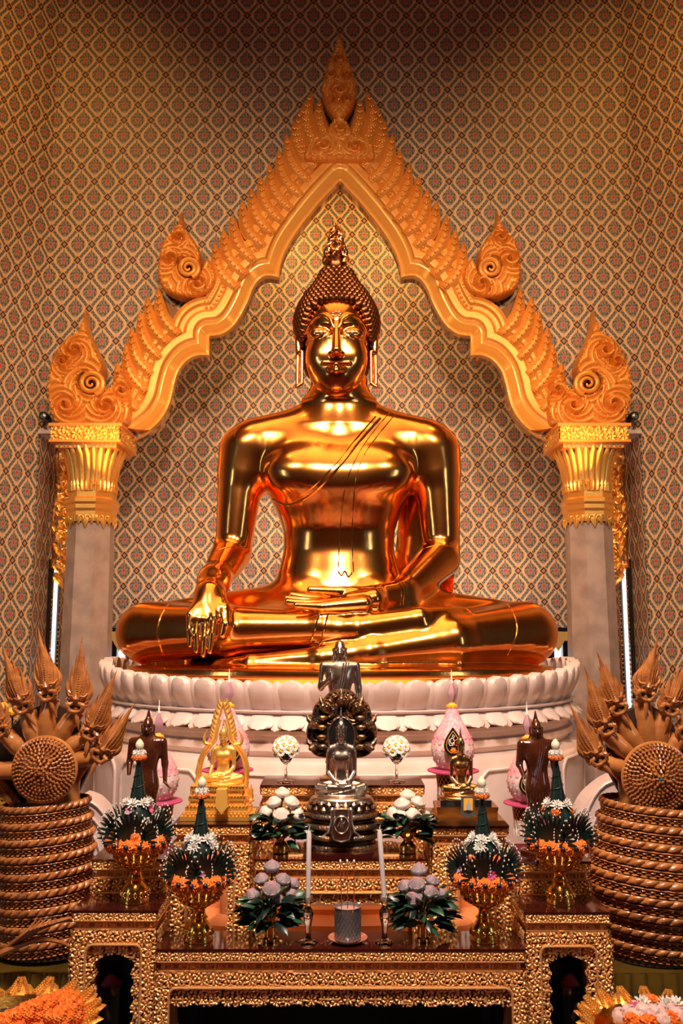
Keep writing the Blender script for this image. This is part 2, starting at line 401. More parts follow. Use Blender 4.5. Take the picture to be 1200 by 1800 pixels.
def fret(u, v, p, H):
    """key-pattern band"""
    x = np.mod(u, p) / p; y = v / H; s = np.mod(np.floor(u / p), 2)
    x = np.where(s > 0, 1 - x, x)
    a = (np.abs(y - .5) > .38) | ((np.abs(x - .12) < .07) & (y > .1)) | ((np.abs(y - .62) < .08) & (x > .25) & (x < .72)) | ((np.abs(x - .72) < .06) & (y > .25) & (y < .7)) | ((np.abs(y - .28) < .08) & (x > .4) & (x < .8))
    return .12 + .88 * a
def panel(name, m, parent, org, ud, vd, nd, Wd, H, fn, step=.0025, depth=.006, thr=None, mask=None):
    nu, nv = max(2, int(Wd / step) + 1), max(2, int(H / step) + 1)
    u = np.linspace(0, Wd, nu); v = np.linspace(0, H, nv); U, V = np.meshgrid(u, v, indexing='ij')
    h = fn(U, V); org, ud, vd, nd = [np.array(q, float) for q in (org, ud, vd, nd)]
    P = org + U[..., None] * ud + V[..., None] * vd + (h * depth)[..., None] * nd
    I = np.arange(nu * nv).reshape(nu, nv)
    Q = np.stack([I[:-1, :-1], I[1:, :-1], I[1:, 1:], I[:-1, 1:]], -1)
    keep = np.ones(Q.shape[:2], bool)
    if thr is not None: keep &= h[:-1, :-1] > thr
    if mask is not None: keep &= mask(U, V)[:-1, :-1]
    P = P.reshape(-1, 3); Q = Q[keep]; hh = h.ravel().copy()
    if float(np.dot(np.cross(ud, vd), nd)) < 0: Q = Q[:, ::-1]
    used = np.unique(Q); mp = np.full(len(P), -1); mp[used] = np.arange(len(used)); P = P[used]; Q = mp[Q]; hh = hh[used]
    if thr is not None or mask is not None:   # give openwork a back
        n = len(P); B = P - nd * depth * 1.4
        E = np.concatenate([Q[:, [0, 1]], Q[:, [1, 2]], Q[:, [2, 3]], Q[:, [3, 0]]]); key = np.sort(E, 1); _, inv, ct = np.unique(key, axis=0, return_inverse=True, return_counts=True)
        be = E[ct[inv.ravel()] == 1]
        Q = np.concatenate([Q, Q[:, ::-1] + n, np.stack([be[:, 1], be[:, 0], be[:, 0] + n, be[:, 1] + n], 1)]); P = np.concatenate([P, B]); hh = np.concatenate([hh, hh])
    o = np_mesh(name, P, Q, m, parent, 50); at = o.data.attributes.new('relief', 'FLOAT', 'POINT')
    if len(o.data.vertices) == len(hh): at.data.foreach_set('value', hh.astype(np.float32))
    return o
def inside(X, Z, poly):
    c = np.zeros(X.shape, bool); n = len(poly)
    for i in range(n):
        x1, z1 = poly[i]; x2, z2 = poly[(i + 1) % n]
        if z1 == z2: continue
        c ^= ((z1 > Z) != (z2 > Z)) & (X < (x2 - x1) * (Z - z1) / (z2 - z1) + x1)
    return c
def dist(X, Z, pl):
    d = np.full(X.shape, 9.0)
    for (x1, z1), (x2, z2) in zip(pl[:-1], pl[1:]):
        ex, ez = x2 - x1, z2 - z1; t = np.clip(((X - x1) * ex + (Z - z1) * ez) / (ex * ex + ez * ez + 1e-12), 0, 1)
        d = np.minimum(d, np.hypot(X - x1 - t * ex, Z - z1 - t * ez))
    return d
def nearest(X, Z, pl):
    d = np.full(X.shape, 9.0); nx = X.copy(); nz = Z.copy()
    for (x1, z1), (x2, z2) in zip(pl[:-1], pl[1:]):
        ex, ez = x2 - x1, z2 - z1; t = np.clip(((X - x1) * ex + (Z - z1) * ez) / (ex * ex + ez * ez + 1e-12), 0, 1)
        qx, qz = x1 + t * ex, z1 + t * ez; q = np.hypot(X - qx, Z - qz); m = q < d
        d = np.where(m, q, d); nx = np.where(m, qx, nx); nz = np.where(m, qz, nz)
    return d, nx, nz
def smooth_pl(P, n=6):
    out = []; m = len(P)
    for i in range(m - 1):
        p0, p1, p2, p3 = P[max(i - 1, 0)], P[i], P[i + 1], P[min(i + 2, m - 1)]
        for k in range(n):
            t = k / n
            out.append(tuple(.5 * ((2 * p1[j]) + (-p0[j] + p2[j]) * t + (2 * p0[j] - 5 * p1[j] + 4 * p2[j] - p3[j]) * t * t + (-p0[j] + 3 * p1[j] - 3 * p2[j] + p3[j]) * t ** 3) for j in range(len(p1))))
    out.append(tuple(P[-1])); return out
# ================================================================ room shell
YF, YN, PX_, PZ_ = 6.0, 6.85, .196, .238
def wall_mesh(name, P3, tri, uvf, m=None, kind='structure'):
    me = bpy.data.meshes.new(name); me.from_pydata([tuple(p) for p in P3], [], tri); me.update()
    uvl = me.uv_layers.new(name='UVMap')
    for l in me.loops: uvl.data[l.index].uv = uvf(me.vertices[l.vertex_index].co)
    return tag(link(name, me, m or M_['wall'], None), kind=kind)
Z0, ZTOP = 0.0, 7.2
zoff = ZP(53, YF)
HX = 2.075
AY = 5.9
inner_l = [[(596, 312), (560, 350), (522, 398), (502, 430), (491, 458), (487, 483)],
           [(487, 483), (470, 480), (457, 484), (443, 500), (430, 532), (410, 566), (388, 583), (365, 587)],
           [(365, 587), (365, 621)],
           [(365, 621), (346, 621), (327, 629), (311, 648), (303, 672), (294, 708), (277, 737), (253, 758), (227, 771)]]
def a2(p): w_ = W(p[0], p[1], AY); return (w_.x - (W(596, p[1], AY).x - XC), w_.z)
AL = []
for seg in inner_l:
    s_ = smooth_pl([a2(p) for p in seg], 6) if len(seg) > 2 else [a2(p) for p in seg]
    AL += s_ if not AL else s_[1:]
ARCH = AL[::-1] + [(2 * XC - x, z) for x, z in AL[1:]]       # left foot, apex, right foot
zl = ZP(757, YF)
outl = [(XC - HX, zl), (XC - HX, ZTOP), (XC + HX, ZTOP), (XC + HX, zl), (ARCH[-1][0], zl)] + ARCH[::-1] + [(ARCH[0][0], zl)]
outl = [(x, z) for x, z in outl]
def shell(poly, y0, y1, uvf, name):
    n = len(poly); tri = [tuple(t) for t in tessellate_polygon([[Vector((x, z, 0)) for x, z in poly]])]
    vs = [(x, y0, z) for x, z in poly] + [(x, y1, z) for x, z in poly]
    fs = tri + [tuple(i + n for i in t)[::-1] for t in tri] + [(i, (i + 1) % n, (i + 1) % n + n, i + n) for i in range(n)]
    return wall_mesh(name, vs, fs, uvf)
fu = lambda c: ((c[0] - XC) / PX_, (c[2] - zoff) / PZ_)
shell(outl, YF, YF + .07, fu, 'wall_front')
shell([(XC - HX, Z0), (XC - HX, ZTOP), (XC + HX, ZTOP), (XC + HX, Z0)], YN, YN + .1, lambda c: ((c[0] - XC) / PX_ + .5, (c[2] - zoff) / PZ_), 'wall_back')
for s, nm in ((-1, 'left'), (1, 'right')):
    x = XC + s * HX
    wall_mesh('wall_niche_' + nm, [(x, YF + .02, Z0), (x, YN, Z0), (x, YN, ZTOP), (x, YF + .02, ZTOP), (x + s * .08, YF + .02, Z0), (x + s * .08, YN, Z0), (x + s * .08, YN, ZTOP), (x + s * .08, YF + .02, ZTOP)],
              [(0, 1, 2, 3), (7, 6, 5, 4), (0, 4, 5, 1), (1, 5, 6, 2), (2, 6, 7, 3), (3, 7, 4, 0)], lambda c: ((c[1] - YF) / PX_, (c[2] - zoff) / PZ_))
    # splayed side wall, 42 degrees off the front plane
    L_ = 5.2; ph = R(42); ex, ey = x + s * L_ * math.cos(ph), YF - L_ * math.sin(ph); nx, ny = s * .1 * math.sin(ph), .1 * math.cos(ph)
    V8 = [(x, YF, Z0), (ex, ey, Z0), (ex, ey, ZTOP), (x, YF, ZTOP)]; V8 += [(a + nx, b + ny, c) for a, b, c in V8]
    wall_mesh('wall_' + nm, V8, [(0, 1, 2, 3), (7, 6, 5, 4), (0, 4, 5, 1), (1, 5, 6, 2), (2, 6, 7, 3), (3, 7, 4, 0)],
              lambda c, x=x, s=s: (s * (HX / PX_ + math.hypot(c[0] - x, c[1] - YF) / .152), (c[2] - zoff) / PZ_))
f = MB().box((0, 2, -.05), (12, 12, .1)).build('floor', M_['carpet'], None, False); tag(f, kind='structure')
f = MB().box((0, 2, ZTOP + .05), (12, 12, .1)).build('ceiling', M_['ceil'], None, False); tag(f, kind='structure')
f = MB().box((0, -4.1, 3.6), (12, .2, 7.2)).build('wall_rear', mat('rear_wall_paint', (.25, .13, .07), 0, .7), None, False); tag(f, kind='structure')
# stone soffits under the ends of the front wall
for i, s in enumerate((-1, 1)):
    f = MB().box((XC + s * (HX - .16), YF + .2, zl - .012), (.32, .44, .024)).build('trim_%d' % (i + 1), M_['marble'], None, False); tag(f, kind='structure')
# slit windows in the niche sides, lattice window low in the niche back
for i, s in enumerate((-1, 1)):
    x = XC + s * (HX - .012); o = MB().box((x, 6.42, 1.5), (.02, .13, 1.3)).build('window_%d' % (i + 1), M_['day'], None, False); tag(o, kind='structure')
    b = MB()
    for y in (6.340, 6.500): b.box((x - s * .006, y, 1.5), (.03, .035, 1.3))
    b.build('window_frame', M_['black'], o, False)
    b = MB()
    for y in (6.332, 6.508):
        for k in range(40): b.sph((x - s * .022, y, .93 + k * .032), .010, 6, 4)
    b.build('gilt_beading', M_['carvedark'], o)
zw = ZP(1108, YN)
o = MB().box((XC, YN - .01, zw - .35), (3.9, .02, .62)).build('window_3', M_['day'], None, False); tag(o, kind='structure')
for k in range(34):
    MB().box((XC - 1.94 + k * .1175, YN - .05, zw - .33), (.052, .06, .60)).build('window_bar', M_['black'], o, False)
MB().box((XC, YN - .06, zw + .005), (3.95, .08, .03)).build('window_rail', M_['black'], o, False)
b = MB()
b.box((XC, YN - .10, zw - .045), (3.95, .02, .07))
for k in range(34):
    x = XC - 1.94 + k * .1175 + .05
    b.prism([(x - .05, zw - .07), (x + .05, zw - .07), (x + .03, zw - .11), (x, zw - .155), (x - .03, zw - .11)], YN - .12, YN - .09)
b.build('gilt_valance', M_['capgold'], o, False)
for s, nm in ((-1, 'left'), (1, 'right')):
    p = W(76 if s < 0 else 1115, 731, 5.9)
    t = thing('spotlight', p, 'small round black spotlight on the patterned wall at the %s end of the arch' % nm, 'spotlight')
    M = Matrix.Translation(p) @ Matrix.Rotation(R(90), 4, 'X')
    MB().lathe((0, 0, 0), [(.012, -.10), (.028, -.09), (.032, .0), (.026, .012), (.022, .0)], 20).xf(M).build('housing', M_['black'], t)
    MB().lathe((0, 0, .002), [(.021, 0), (.012, .006), (.001, .008)], 20).xf(M).build('lens', M_['metalgrey'], t)
# ================================================================ gilded arch
arch = thing('gilded_arch', (XC, AY, zl), 'huge gilded flame-crested arch framing the great golden Buddha', 'arch')
def arch_band():
    st = .0042; xs = np.arange(XC - 1.75, XC + 1.75, st); zs = np.arange(zl - .02, 5.35, st); X, Z = np.meshgrid(xs, zs, indexing='ij')
    D, NX, NZ = nearest(X, Z, ARCH); ins = inside(X, Z, ARCH)
    OW = .262
    keep = (~ins | (D < st * 1.5)) & (D < OW) & (Z > zl - .01)
    X = np.where(ins & keep, NX, X); Z = np.where(ins & keep, NZ, Z); D = np.where(ins, 0, D)
    o = [0, .010, .016, .024, .060, .066, .074, .090, .096, .104, .150, .156, .166, .196, .206, .212, .235, .262]
    h = [.010, .016, .006, .012, .052, .060, .060, .070, .090, .096, .098, .090, .082, .082, .090, .098, .098, .090]
    H = np.interp(D, o, h); Y = AY + .06 - H
    I = np.arange(X.size).reshape(X.shape); k = keep[:-1, :-1] & keep[1:, :-1] & keep[:-1, 1:] & keep[1:, 1:]
    k &= ~(ins[:-1, :-1] & ins[1:, :-1] & ins[:-1, 1:] & ins[1:, 1:])
    P = np.stack([X, Y, Z], -1).reshape(-1, 3)
    Q = np.stack([I[:-1, :-1], I[1:, :-1], I[1:, 1:], I[:-1, 1:]], -1)[k]
    dm = D[:-1, :-1][k]
    for nm, q, m in (('inner_moulding', Q[dm < .092], M_['archsmooth']), ('face_moulding', Q[dm >= .092], M_['archgold'])):
        us = np.unique(q); mp = np.full(len(P), -1); mp[us] = np.arange(len(us)); p = P[us]; q = mp[q]; n = len(p)
        E = np.concatenate([q[:, [0, 1]], q[:, [1, 2]], q[:, [2, 3]], q[:, [3, 0]]]); key = np.sort(E, 1); _, inv, ct = np.unique(key, axis=0, return_inverse=True, return_counts=True)
        be = E[ct[inv.ravel()] == 1]; b = p.copy(); b[:, 1] = YF + .001
        q = np.concatenate([q, np.stack([be[:, 1], be[:, 0], be[:, 0] + n, be[:, 1] + n], 1)])
        np_mesh(nm, np.concatenate([p, b]), q, m, arch, 50)
arch_band()
b = MB()
for i in range(len(ARCH) - 1):
    (x1, z1), (x2, z2) = ARCH[i], ARCH[i + 1]
    n = len(b.v); b.add([(x1, AY + .04, z1), (x2, AY + .04, z2), (x2, YF + .072, z2), (x1, YF + .072, z1)], [(0, 1, 2, 3)])
b.build('soffit', M_['archsmooth'], arch)
# bead row
def offset_pts(off, step):
    P = np.array(ARCH); T = np.gradient(P, axis=0); n = np.stack([-T[:, 1], T[:, 0]], 1); n /= np.linalg.norm(n, axis=1)[:, None]
    # resample
    s = np.concatenate([[0], np.cumsum(np.hypot(*np.diff(P, axis=0).T))]); out = []
    t = np.arange(0, s[-1], step * .25); Px = np.interp(t, s, P[:, 0]); Pz = np.interp(t, s, P[:, 1])
    seg = np.clip(np.searchsorted(s, t) - 1, 0, len(P) - 2); d = np.diff(P, axis=0)[seg]; d /= np.hypot(d[:, 0], d[:, 1])[:, None] + 1e-9
    qx, qz = Px - d[:, 1] * off, Pz + d[:, 0] * off
    ok = (dist(qx, qz, ARCH) > off - .004) & (qz > zl + .02)
    last = None; res = []
    for x, z in zip(qx[ok], qz[ok]):
        if last is None or math.hypot(x - last[0], z - last[1]) > step: res.append((x, z)); last = (x, z)
    return res
b = MB()
for x, z in offset_pts(.181, .030): b.sph((x, AY - .022, z), .0125, 8, 5)
tag(b.build('bead_row', M_['archgold'], arch), kind='stuff')
b = MB()
for x, z in offset_pts(.222, .021): b.sph((x, AY - .040, z), .006, 6, 4)
tag(b.build('fine_bead_row', M_['archgold'], arch), kind='stuff')
# crest leaves (each a part): root px, tip px
def mir(p): return (1193 - p[0], p[1])
def crest_leaf(root, mid, tip, w_, flip):
    f = (lambda p: mir(p)) if flip else (lambda p: p)
    P = [W(*f(p), AY - .02) for p in smooth_pl([root, mid, tip], 5)]
    n = len(P); wid = [w_ * (.85 + .32 * math.sin(math.pi * min(1, i / (n - 1) * 1.2))) * (1 - (i / (n - 1)) ** 4.5) + .001 for i in range(n)]
    for p in P: p.x -= 0
    b = MB().blade(P, wid, (0, -1, 0), .034, .4)
    for i in range(1, n - 2):   # carved jewels up the leaf
        for s in (-.35, .35):
            b.sph((P[i].x + s * wid[i], P[i].y - .030, P[i].z), .0065, 6, 4)
        b.sph((P[i].x, P[i].y - .036, P[i].z - .01), .009, 6, 4)
    b.build('crest_leaf', M_['archgold'], arch)
tips_u = [(377, 426), (392, 402), (408, 378), (425, 352), (441, 330), (457, 308), (473, 287), (489, 262), (503, 236), (516, 212), (532, 184)]
for fl in (False, True):
    for i, (x, y) in enumerate(tips_u):
        q = i / 10
        crest_leaf((x + 40, y + 84), (x + 9, y + 50), (x, y), .047, fl)
    for (x, y) in [(206, 636), (221, 604), (231, 574), (246, 546), (259, 520), (278, 505)]:
        crest_leaf((x + 36, y + 86), (x + 7, y + 52), (x, y), .046, fl)
    crest_leaf((560, 276), (538, 215), (549, 160), .048, fl); crest_leaf((590, 268), (563, 222), (562, 172), .046, fl); crest_leaf((545, 285), (524, 240), (530, 190), .040, fl)
# backing plate under the leaves
for fl in (0, 1):
    pl = [(596, 300), (596, 215), (556, 215), (540, 235), (505, 268), (460, 330), (420, 385), (385, 440), (372, 470), (400, 520), (440, 500), (470, 440), (530, 350)]
    pl2 = [(215, 745), (206, 690), (222, 640), (250, 570), (285, 525), (340, 560), (300, 620), (260, 700)]
    for pp in (pl, pl2):
        pp = [mir(p) for p in pp] if fl else pp
        MB().prism([(W(*p, AY + .04).x, W(*p, AY + .04).z) for p in pp], AY + .056, YF - .002).build('crest_backing', M_['crestback'], arch, False)
# carved scroll ornaments
def relief(name, outline, Yb, spirals, parent, m, T=.07, rim=.012, st=.006, seed=0, flip=False):
    if flip: outline = [mir(p) for p in outline]; spirals = [(mir((a, b_))[0], b_, r_, -c) for a, b_, r_, c in spirals]
    O = smooth_pl(outline + outline[:1], 5)
    O = [(W(*p, Yb).x, W(*p, Yb).z) for p in O]
    xs = np.arange(min(p[0] for p in O) - st, max(p[0] for p in O) + st, st); zs = np.arange(min(p[1] for p in O) - st, max(p[1] for p in O) + st, st)
    X, Z = np.meshgrid(xs, zs, indexing='ij'); ins = inside(X, Z, O); D, NX, NZ = nearest(X, Z, O + O[:1]); snap = ~ins & (D < st * 1.5)
    X = np.where(snap, NX, X); Z = np.where(snap, NZ, Z); D = np.where(ins, D, 0); ok = ins | snap
    H = T * .55 * np.clip(D / .02, 0, 1) ** .6
    G = np.zeros_like(X); best = np.full(X.shape, 9e9)
    for cx, cz, r, c in spirals:
        w_ = W(cx, cz, Yb); r = r * mpp(cz, Yb); dx, dz = X - w_.x, Z - w_.z; d = np.hypot(dx, dz) + 1e-5; th = np.arctan2(dz, dx)
        main = np.cos(th * c - 5.2 * np.log(d / r) / 1.6)          # log-spiral ridge
        fine = np.cos(th * 3 * c - 9.0 * np.log(d / r))
        g = np.where(d < r, .75 * main + .35, .55 * np.abs(fine) ** .6 - .1)
        g = g + .8 * np.exp(-(d / (r * .22)) ** 2)
        sel = d / r < best; best = np.minimum(best, d / r); G = np.where(sel, g, G)
    s_ = rim * 2.4; per = np.cos(np.arctan2(Z - np.mean([p[1] for p in O]), X - np.mean([p[0] for p in O])) * 46)
    G = np.where(D < rim * 1.6, .35 + .5 * (np.abs(D - rim * .8) < rim * .4) * (per > -.2), G)
    H = H + T * .42 * G
    I = np.arange(X.size).reshape(X.shape); k = ok[:-1, :-1] & ok[1:, :-1] & ok[:-1, 1:] & ok[1:, 1:]; k &= ins[:-1, :-1] | ins[1:, :-1] | ins[:-1, 1:] | ins[1:, 1:]
    Q = np.stack([I[:-1, :-1], I[1:, :-1], I[1:, 1:], I[:-1, 1:]], -1)[k]; P = np.stack([X, Yb - np.maximum(H, .004), Z], -1).reshape(-1, 3)
    us = np.unique(Q); mp = np.full(len(P), -1); mp[us] = np.arange(len(us)); P = P[us]; Q = mp[Q]; n = len(P)
    E = np.concatenate([Q[:, [0, 1]], Q[:, [1, 2]], Q[:, [2, 3]], Q[:, [3, 0]]]); key = np.sort(E, 1); _, inv, ct = np.unique(key, axis=0, return_inverse=True, return_counts=True)
    be = E[ct[inv.ravel()] == 1]; B = P.copy(); B[:, 1] = Yb + .06
    Q = np.concatenate([Q, np.stack([be[:, 1], be[:, 0], be[:, 0] + n, be[:, 1] + n], 1)])
    return np_mesh(name, np.concatenate([P, B]), Q, m, parent, 60)
up = [(320, 371), (312, 400), (290, 425), (280, 460), (279, 492), (290, 510), (315, 524), (345, 523), (370, 515), (380, 495), (378, 472), (366, 455), (354, 462), (348, 480), (334, 489), (322, 484), (319, 470), (328, 460), (341, 462), (350, 478), (356, 462), (352, 440), (336, 418), (325, 400)]
up = [(320, 371), (311, 402), (290, 425), (280, 460), (280, 492), (291, 512), (318, 525), (348, 524), (371, 514), (381, 494), (377, 472), (366, 458), (359, 466), (350, 484), (335, 490), (321, 482), (319, 468), (330, 460), (342, 466), (345, 474), (353, 468), (354, 448), (340, 422), (326, 402)]
lo = [(151, 542), (143, 580), (118, 600), (96, 635), (86, 680), (90, 715), (104, 748), (150, 755), (215, 752), (233, 735), (232, 690), (214, 652), (206, 672), (196, 690), (176, 698), (152, 690), (141, 676), (146, 662), (160, 664), (172, 682), (184, 668), (183, 640), (172, 615), (157, 580)]
lo = [(151, 542), (143, 580), (118, 600), (96, 635), (86, 680), (90, 715), (104, 748), (150, 755), (215, 752), (233, 735), (232, 690), (214, 652), (204, 672), (190, 686), (170, 692), (152, 688), (141, 674), (148, 662), (160, 666), (168, 676), (181, 664), (184, 642), (172, 615), (157, 580)]
for fl in (False, True):
    relief('scroll_ornament', up, AY - .02, [(330, 470, 17, 1), (316, 422, 11, -1), (348, 505, 16, 1), (300, 460, 16, -1)], arch, M_['archgold'], T=.085, flip=fl)
    relief('scroll_ornament', lo, AY - .02, [(158, 676, 20, 1), (135, 620, 15, -1), (115, 640, 12, 1), (190, 715, 17, -1), (120, 715, 18, 1), (218, 690, 14, 1)], arch, M_['archgold'], T=.095, flip=fl)
    # coiled volutes standing proud of the ornaments
    for cx, cy, r in ((331, 471, 17), (160, 674, 21)):
        P = []; n = 34
        for i in range(n):
            a = i / (n - 1); th = -1.2 + a * 2.15 * 2 * math.pi; q = r * (1 - a) ** .8 + 1.2
            x = cx + q * math.cos(th); y = cy - q * math.sin(th) * .95; P.append(W(*(mir((x, y)) if fl else (x, y)), AY - .09 - .02 * a))
        MB().tube(P, [.020 * (1 - .72 * i / (n - 1)) + .002 for i in range(n)], 8).build('volute', M_['archgold'], arch)
# centre finial leaf and its base
relief('finial_leaf', [(596, 58), (606, 92), (620, 130), (626, 162), (618, 190), (604, 212), (596, 222), (588, 212), (574, 190), (565, 162), (572, 130), (586, 92)], AY - .06,
       [(596, 165, 15, 1), (580, 140, 10, 1), (612, 140, 10, -1), (596, 112, 8, 1), (582, 182, 10, -1), (610, 182, 10, 1)], arch, M_['archgold'], T=.08, rim=.010)
relief('finial_base', [(596, 205), (612, 222), (622, 240), (640, 246), (655, 262), (655, 281), (610, 282), (596, 280), (583, 282), (538, 281), (538, 262), (552, 246), (570, 240), (580, 222)], AY - .075,
       [(596, 232, 11, 1), (567, 262, 13, 1), (626, 262, 13, -1)], arch, M_['archgold'], T=.07, rim=.008)
# ================================================================ columns
def octo(c, w_): return [(c[0] + w_ / math.cos(R(22.5)) * math.cos(R(22.5 + 45 * k)), c[1] + w_ / math.cos(R(22.5)) * math.sin(R(22.5 + 45 * k))) for k in range(8)]
def ring8(b, c, prof):
    vs = []
    for w_, z in prof: vs += [(x, y, z) for x, y in octo(c, w_)]
    fs = [(j * 8 + k, j * 8 + (k + 1) % 8, (j + 1) * 8 + (k + 1) % 8, (j + 1) * 8 + k) for j in range(len(prof) - 1) for k in range(8)]
    fs += [tuple(range(8))[::-1], tuple((len(prof) - 1) * 8 + k for k in range(8))]
    return b.add(vs, fs)
for s, nm in ((-1, 'left'), (1, 'right')):
    Yc = 5.86; cx = W(161.5, 900, Yc).x - XC; cx = XC + s * abs(cx)
    c = (cx, Yc); t = thing('marble_column', (cx, Yc, 0), 'grey-pink octagonal marble column with gilded capital under the %s foot of the arch' % nm, 'column')
    zp = lambda py: ZP(py, Yc - .14)
    ring8(MB(), c, [(.20, 0), (.20, .2), (.150, .24), (.150, zp(1150)), (.140, zp(918))]).build('shaft', M_['colmarble'], t, False)
    b = MB(); ring8(b, c, [(.150, zp(916)), (.150, zp(898)), (.156, zp(893)), (.156, zp(886)), (.164, zp(882)), (.164, zp(876)), (.146, zp(872)), (.146, zp(858)), (.155, zp(852))])
    b.build('collar', M_['capgold'], t, False)
    b = MB()      # pendants hanging over the shaft
    for k in range(8):
        a = R(45 * k); n = Vector((math.cos(a), math.sin(a), 0)); u = Vector((-n.y, n.x, 0)); o = Vector((cx, Yc, 0)) + n * .152
        for j, L_, w_ in ((-.042, .062, .020), (0, .085, .022), (.042, .062, .020)):
            p = o + u * j
            b.blade([p + Vector((0, 0, zp(905))), p + Vector((0, 0, zp(905) - L_ * .5)), p + Vector((0, 0, zp(905) - L_))], [w_, w_ * 1.0, .001], n, .010)
        for j in (-.022, .022):
            p = o + u * j + n * .006 + Vector((0, 0, zp(905) - .02))
            b.tube([p + u * math.cos(q) * .012 * (1 if j > 0 else -1) + Vector((0, 0, math.sin(q) * .014)) for q in [i * .6 for i in range(8)]], .0045, 6)
    b.build('pendant_fringe', M_['capgold'], t)
    core = MB(); ring8(core, c, [(.140, zp(855)), (.136, zp(840)), (.150, zp(815)), (.172, zp(795)), (.188, zp(784))]).build('capital_bell', M_['carvedark'], t, False)
    for k in range(24):       # lotus petals of the bell, each a part
        a = 2 * math.pi * k / 24; n = Vector((math.cos(a), math.sin(a), 0)); P = []
        for z, r_ in ((zp(852), .146), (zp(838), .148), (zp(818), .162), (zp(800), .182), (zp(790), .200), (zp(784), .206)): P.append(Vector((cx, Yc, z)) + n * r_)
        MB().blade(P, [.017, .020, .021, .023, .018, .002], n, .012).build('capital_petal', M_['capgold'], t)
    b = MB()
    for k in range(32):
        a = 2 * math.pi * k / 32; n = Vector((math.cos(a), math.sin(a), 0)); o = Vector((cx, Yc, 0)) + n * .152
        b.blade([o + Vector((0, 0, zp(862))), o + n * .006 + Vector((0, 0, zp(850))), o + n * .004 + Vector((0, 0, zp(842)))], [.013, .014, .001], n, .010)
    b.build('petal_row', M_['capgold'], t)
    ab = .222
    b = MB(); zt, zb_ = zp(752), zp(778)
    b.box((cx, Yc, (zt + zb_) / 2), (2 * ab, 2 * ab, zt - zb_)).box((cx, Yc, zb_ - .006), (2 * ab + .02, 2 * ab + .02, .016)).box((cx, Yc, zt), (2 * ab + .03, 2 * ab + .03, .02))
    b.box((cx, Yc, zb_ - .025), (2 * ab - .05, 2 * ab - .05, .04))
    b.build('abacus', M_['archgold'], t, False)
    for org, ud, nd in (((cx - ab, Yc - ab - .001, zb_), (1, 0, 0), (0, -1, 0)), ((cx - s * (ab + .001), Yc - ab, zb_), (0, 1, 0), (-s, 0, 0))):
        panel('carved_band', M_['capgold'], t, org, ud, (0, 0, 1), nd, 2 * ab, zt - zb_, lambda u, v: carve(u, v - .03, .085, 3, False), .0035, .012)
    b = MB()     # glass mosaic under the abacus
    for k in range(13): b.box((cx - .17 + k * .0285, Yc - .203, zb_ - .03), (.010, .006, .022), Matrix.Rotation(.6 * (-1) ** k, 3, 'Y'))
    b.build('mirror_mosaic', M_['metalgrey'], t, False)
# gilded floral carvings over the slit windows
for s, nm in ((-1, 'left'), (1, 'right')):
    x0 = XC + s * (HX - .03); t = thing('floral_carving', (x0, 6.27, 2.5), 'gilded carved garland of flowers and leaves hanging over the %s slit window' % nm, 'carving')
    rn = random.Random(5 + s); b = MB(); b.tube([(x0 - s * .02, 6.27 + .03 * math.sin(i * 1.1), 2.08 + i * .082) for i in range(13)], [.02] * 10 + [.014, .01, .004], 6)
    b.tube([(x0 - s * .05, 6.24 + .04 * math.cos(q), 2.98 + .04 * math.sin(q)) for q in [i * .5 for i in range(10)]], .010, 6); b.build('stem', M_['carvedark'], t)
    for k in range(40):
        z = 2.02 + (k / 40) * .88; a = k * 2.4; wv = .085 if .1 < k / 40 < .8 else .045
        p = Vector((x0 - s * (.01 + rn.random() * .09), 6.27 + wv * math.sin(a), z))
        d = Vector((-s * .5, math.sin(a) * 1.1, -.5 + rn.random() * .8)).normalized(); L_ = .07 + rn.random() * .03
        MB().blade([p, p + d * L_ * .4, p + d * L_ * .8 + Vector((0, 0, -.012)), p + d * L_ + Vector((0, 0, -.035))], [.016, .032, .024, .002], Vector((-s, -.6, .3)), .014).build('leaf', M_['capgold'], t)
    for k in range(9):
        z = 2.10 + k * .095; p = Vector((x0 - s * .09, 6.25 + .055 * math.sin(k * 2.1), z)); b = MB(); nrm = Vector((-s * .55, -.8, 0)).normalized()
        q = nrm.to_track_quat('Z', 'Y').to_matrix().to_4x4(); b.lathe((0, 0, 0), [(.042, 0), (.046, .012), (.034, .020), (.022, .012), (.018, .022), (.001, .028)], 20, rib=.14, nr=5).xf(Matrix.Translation(p) @ q)
        b.build('flower', M_['capgold'], t)
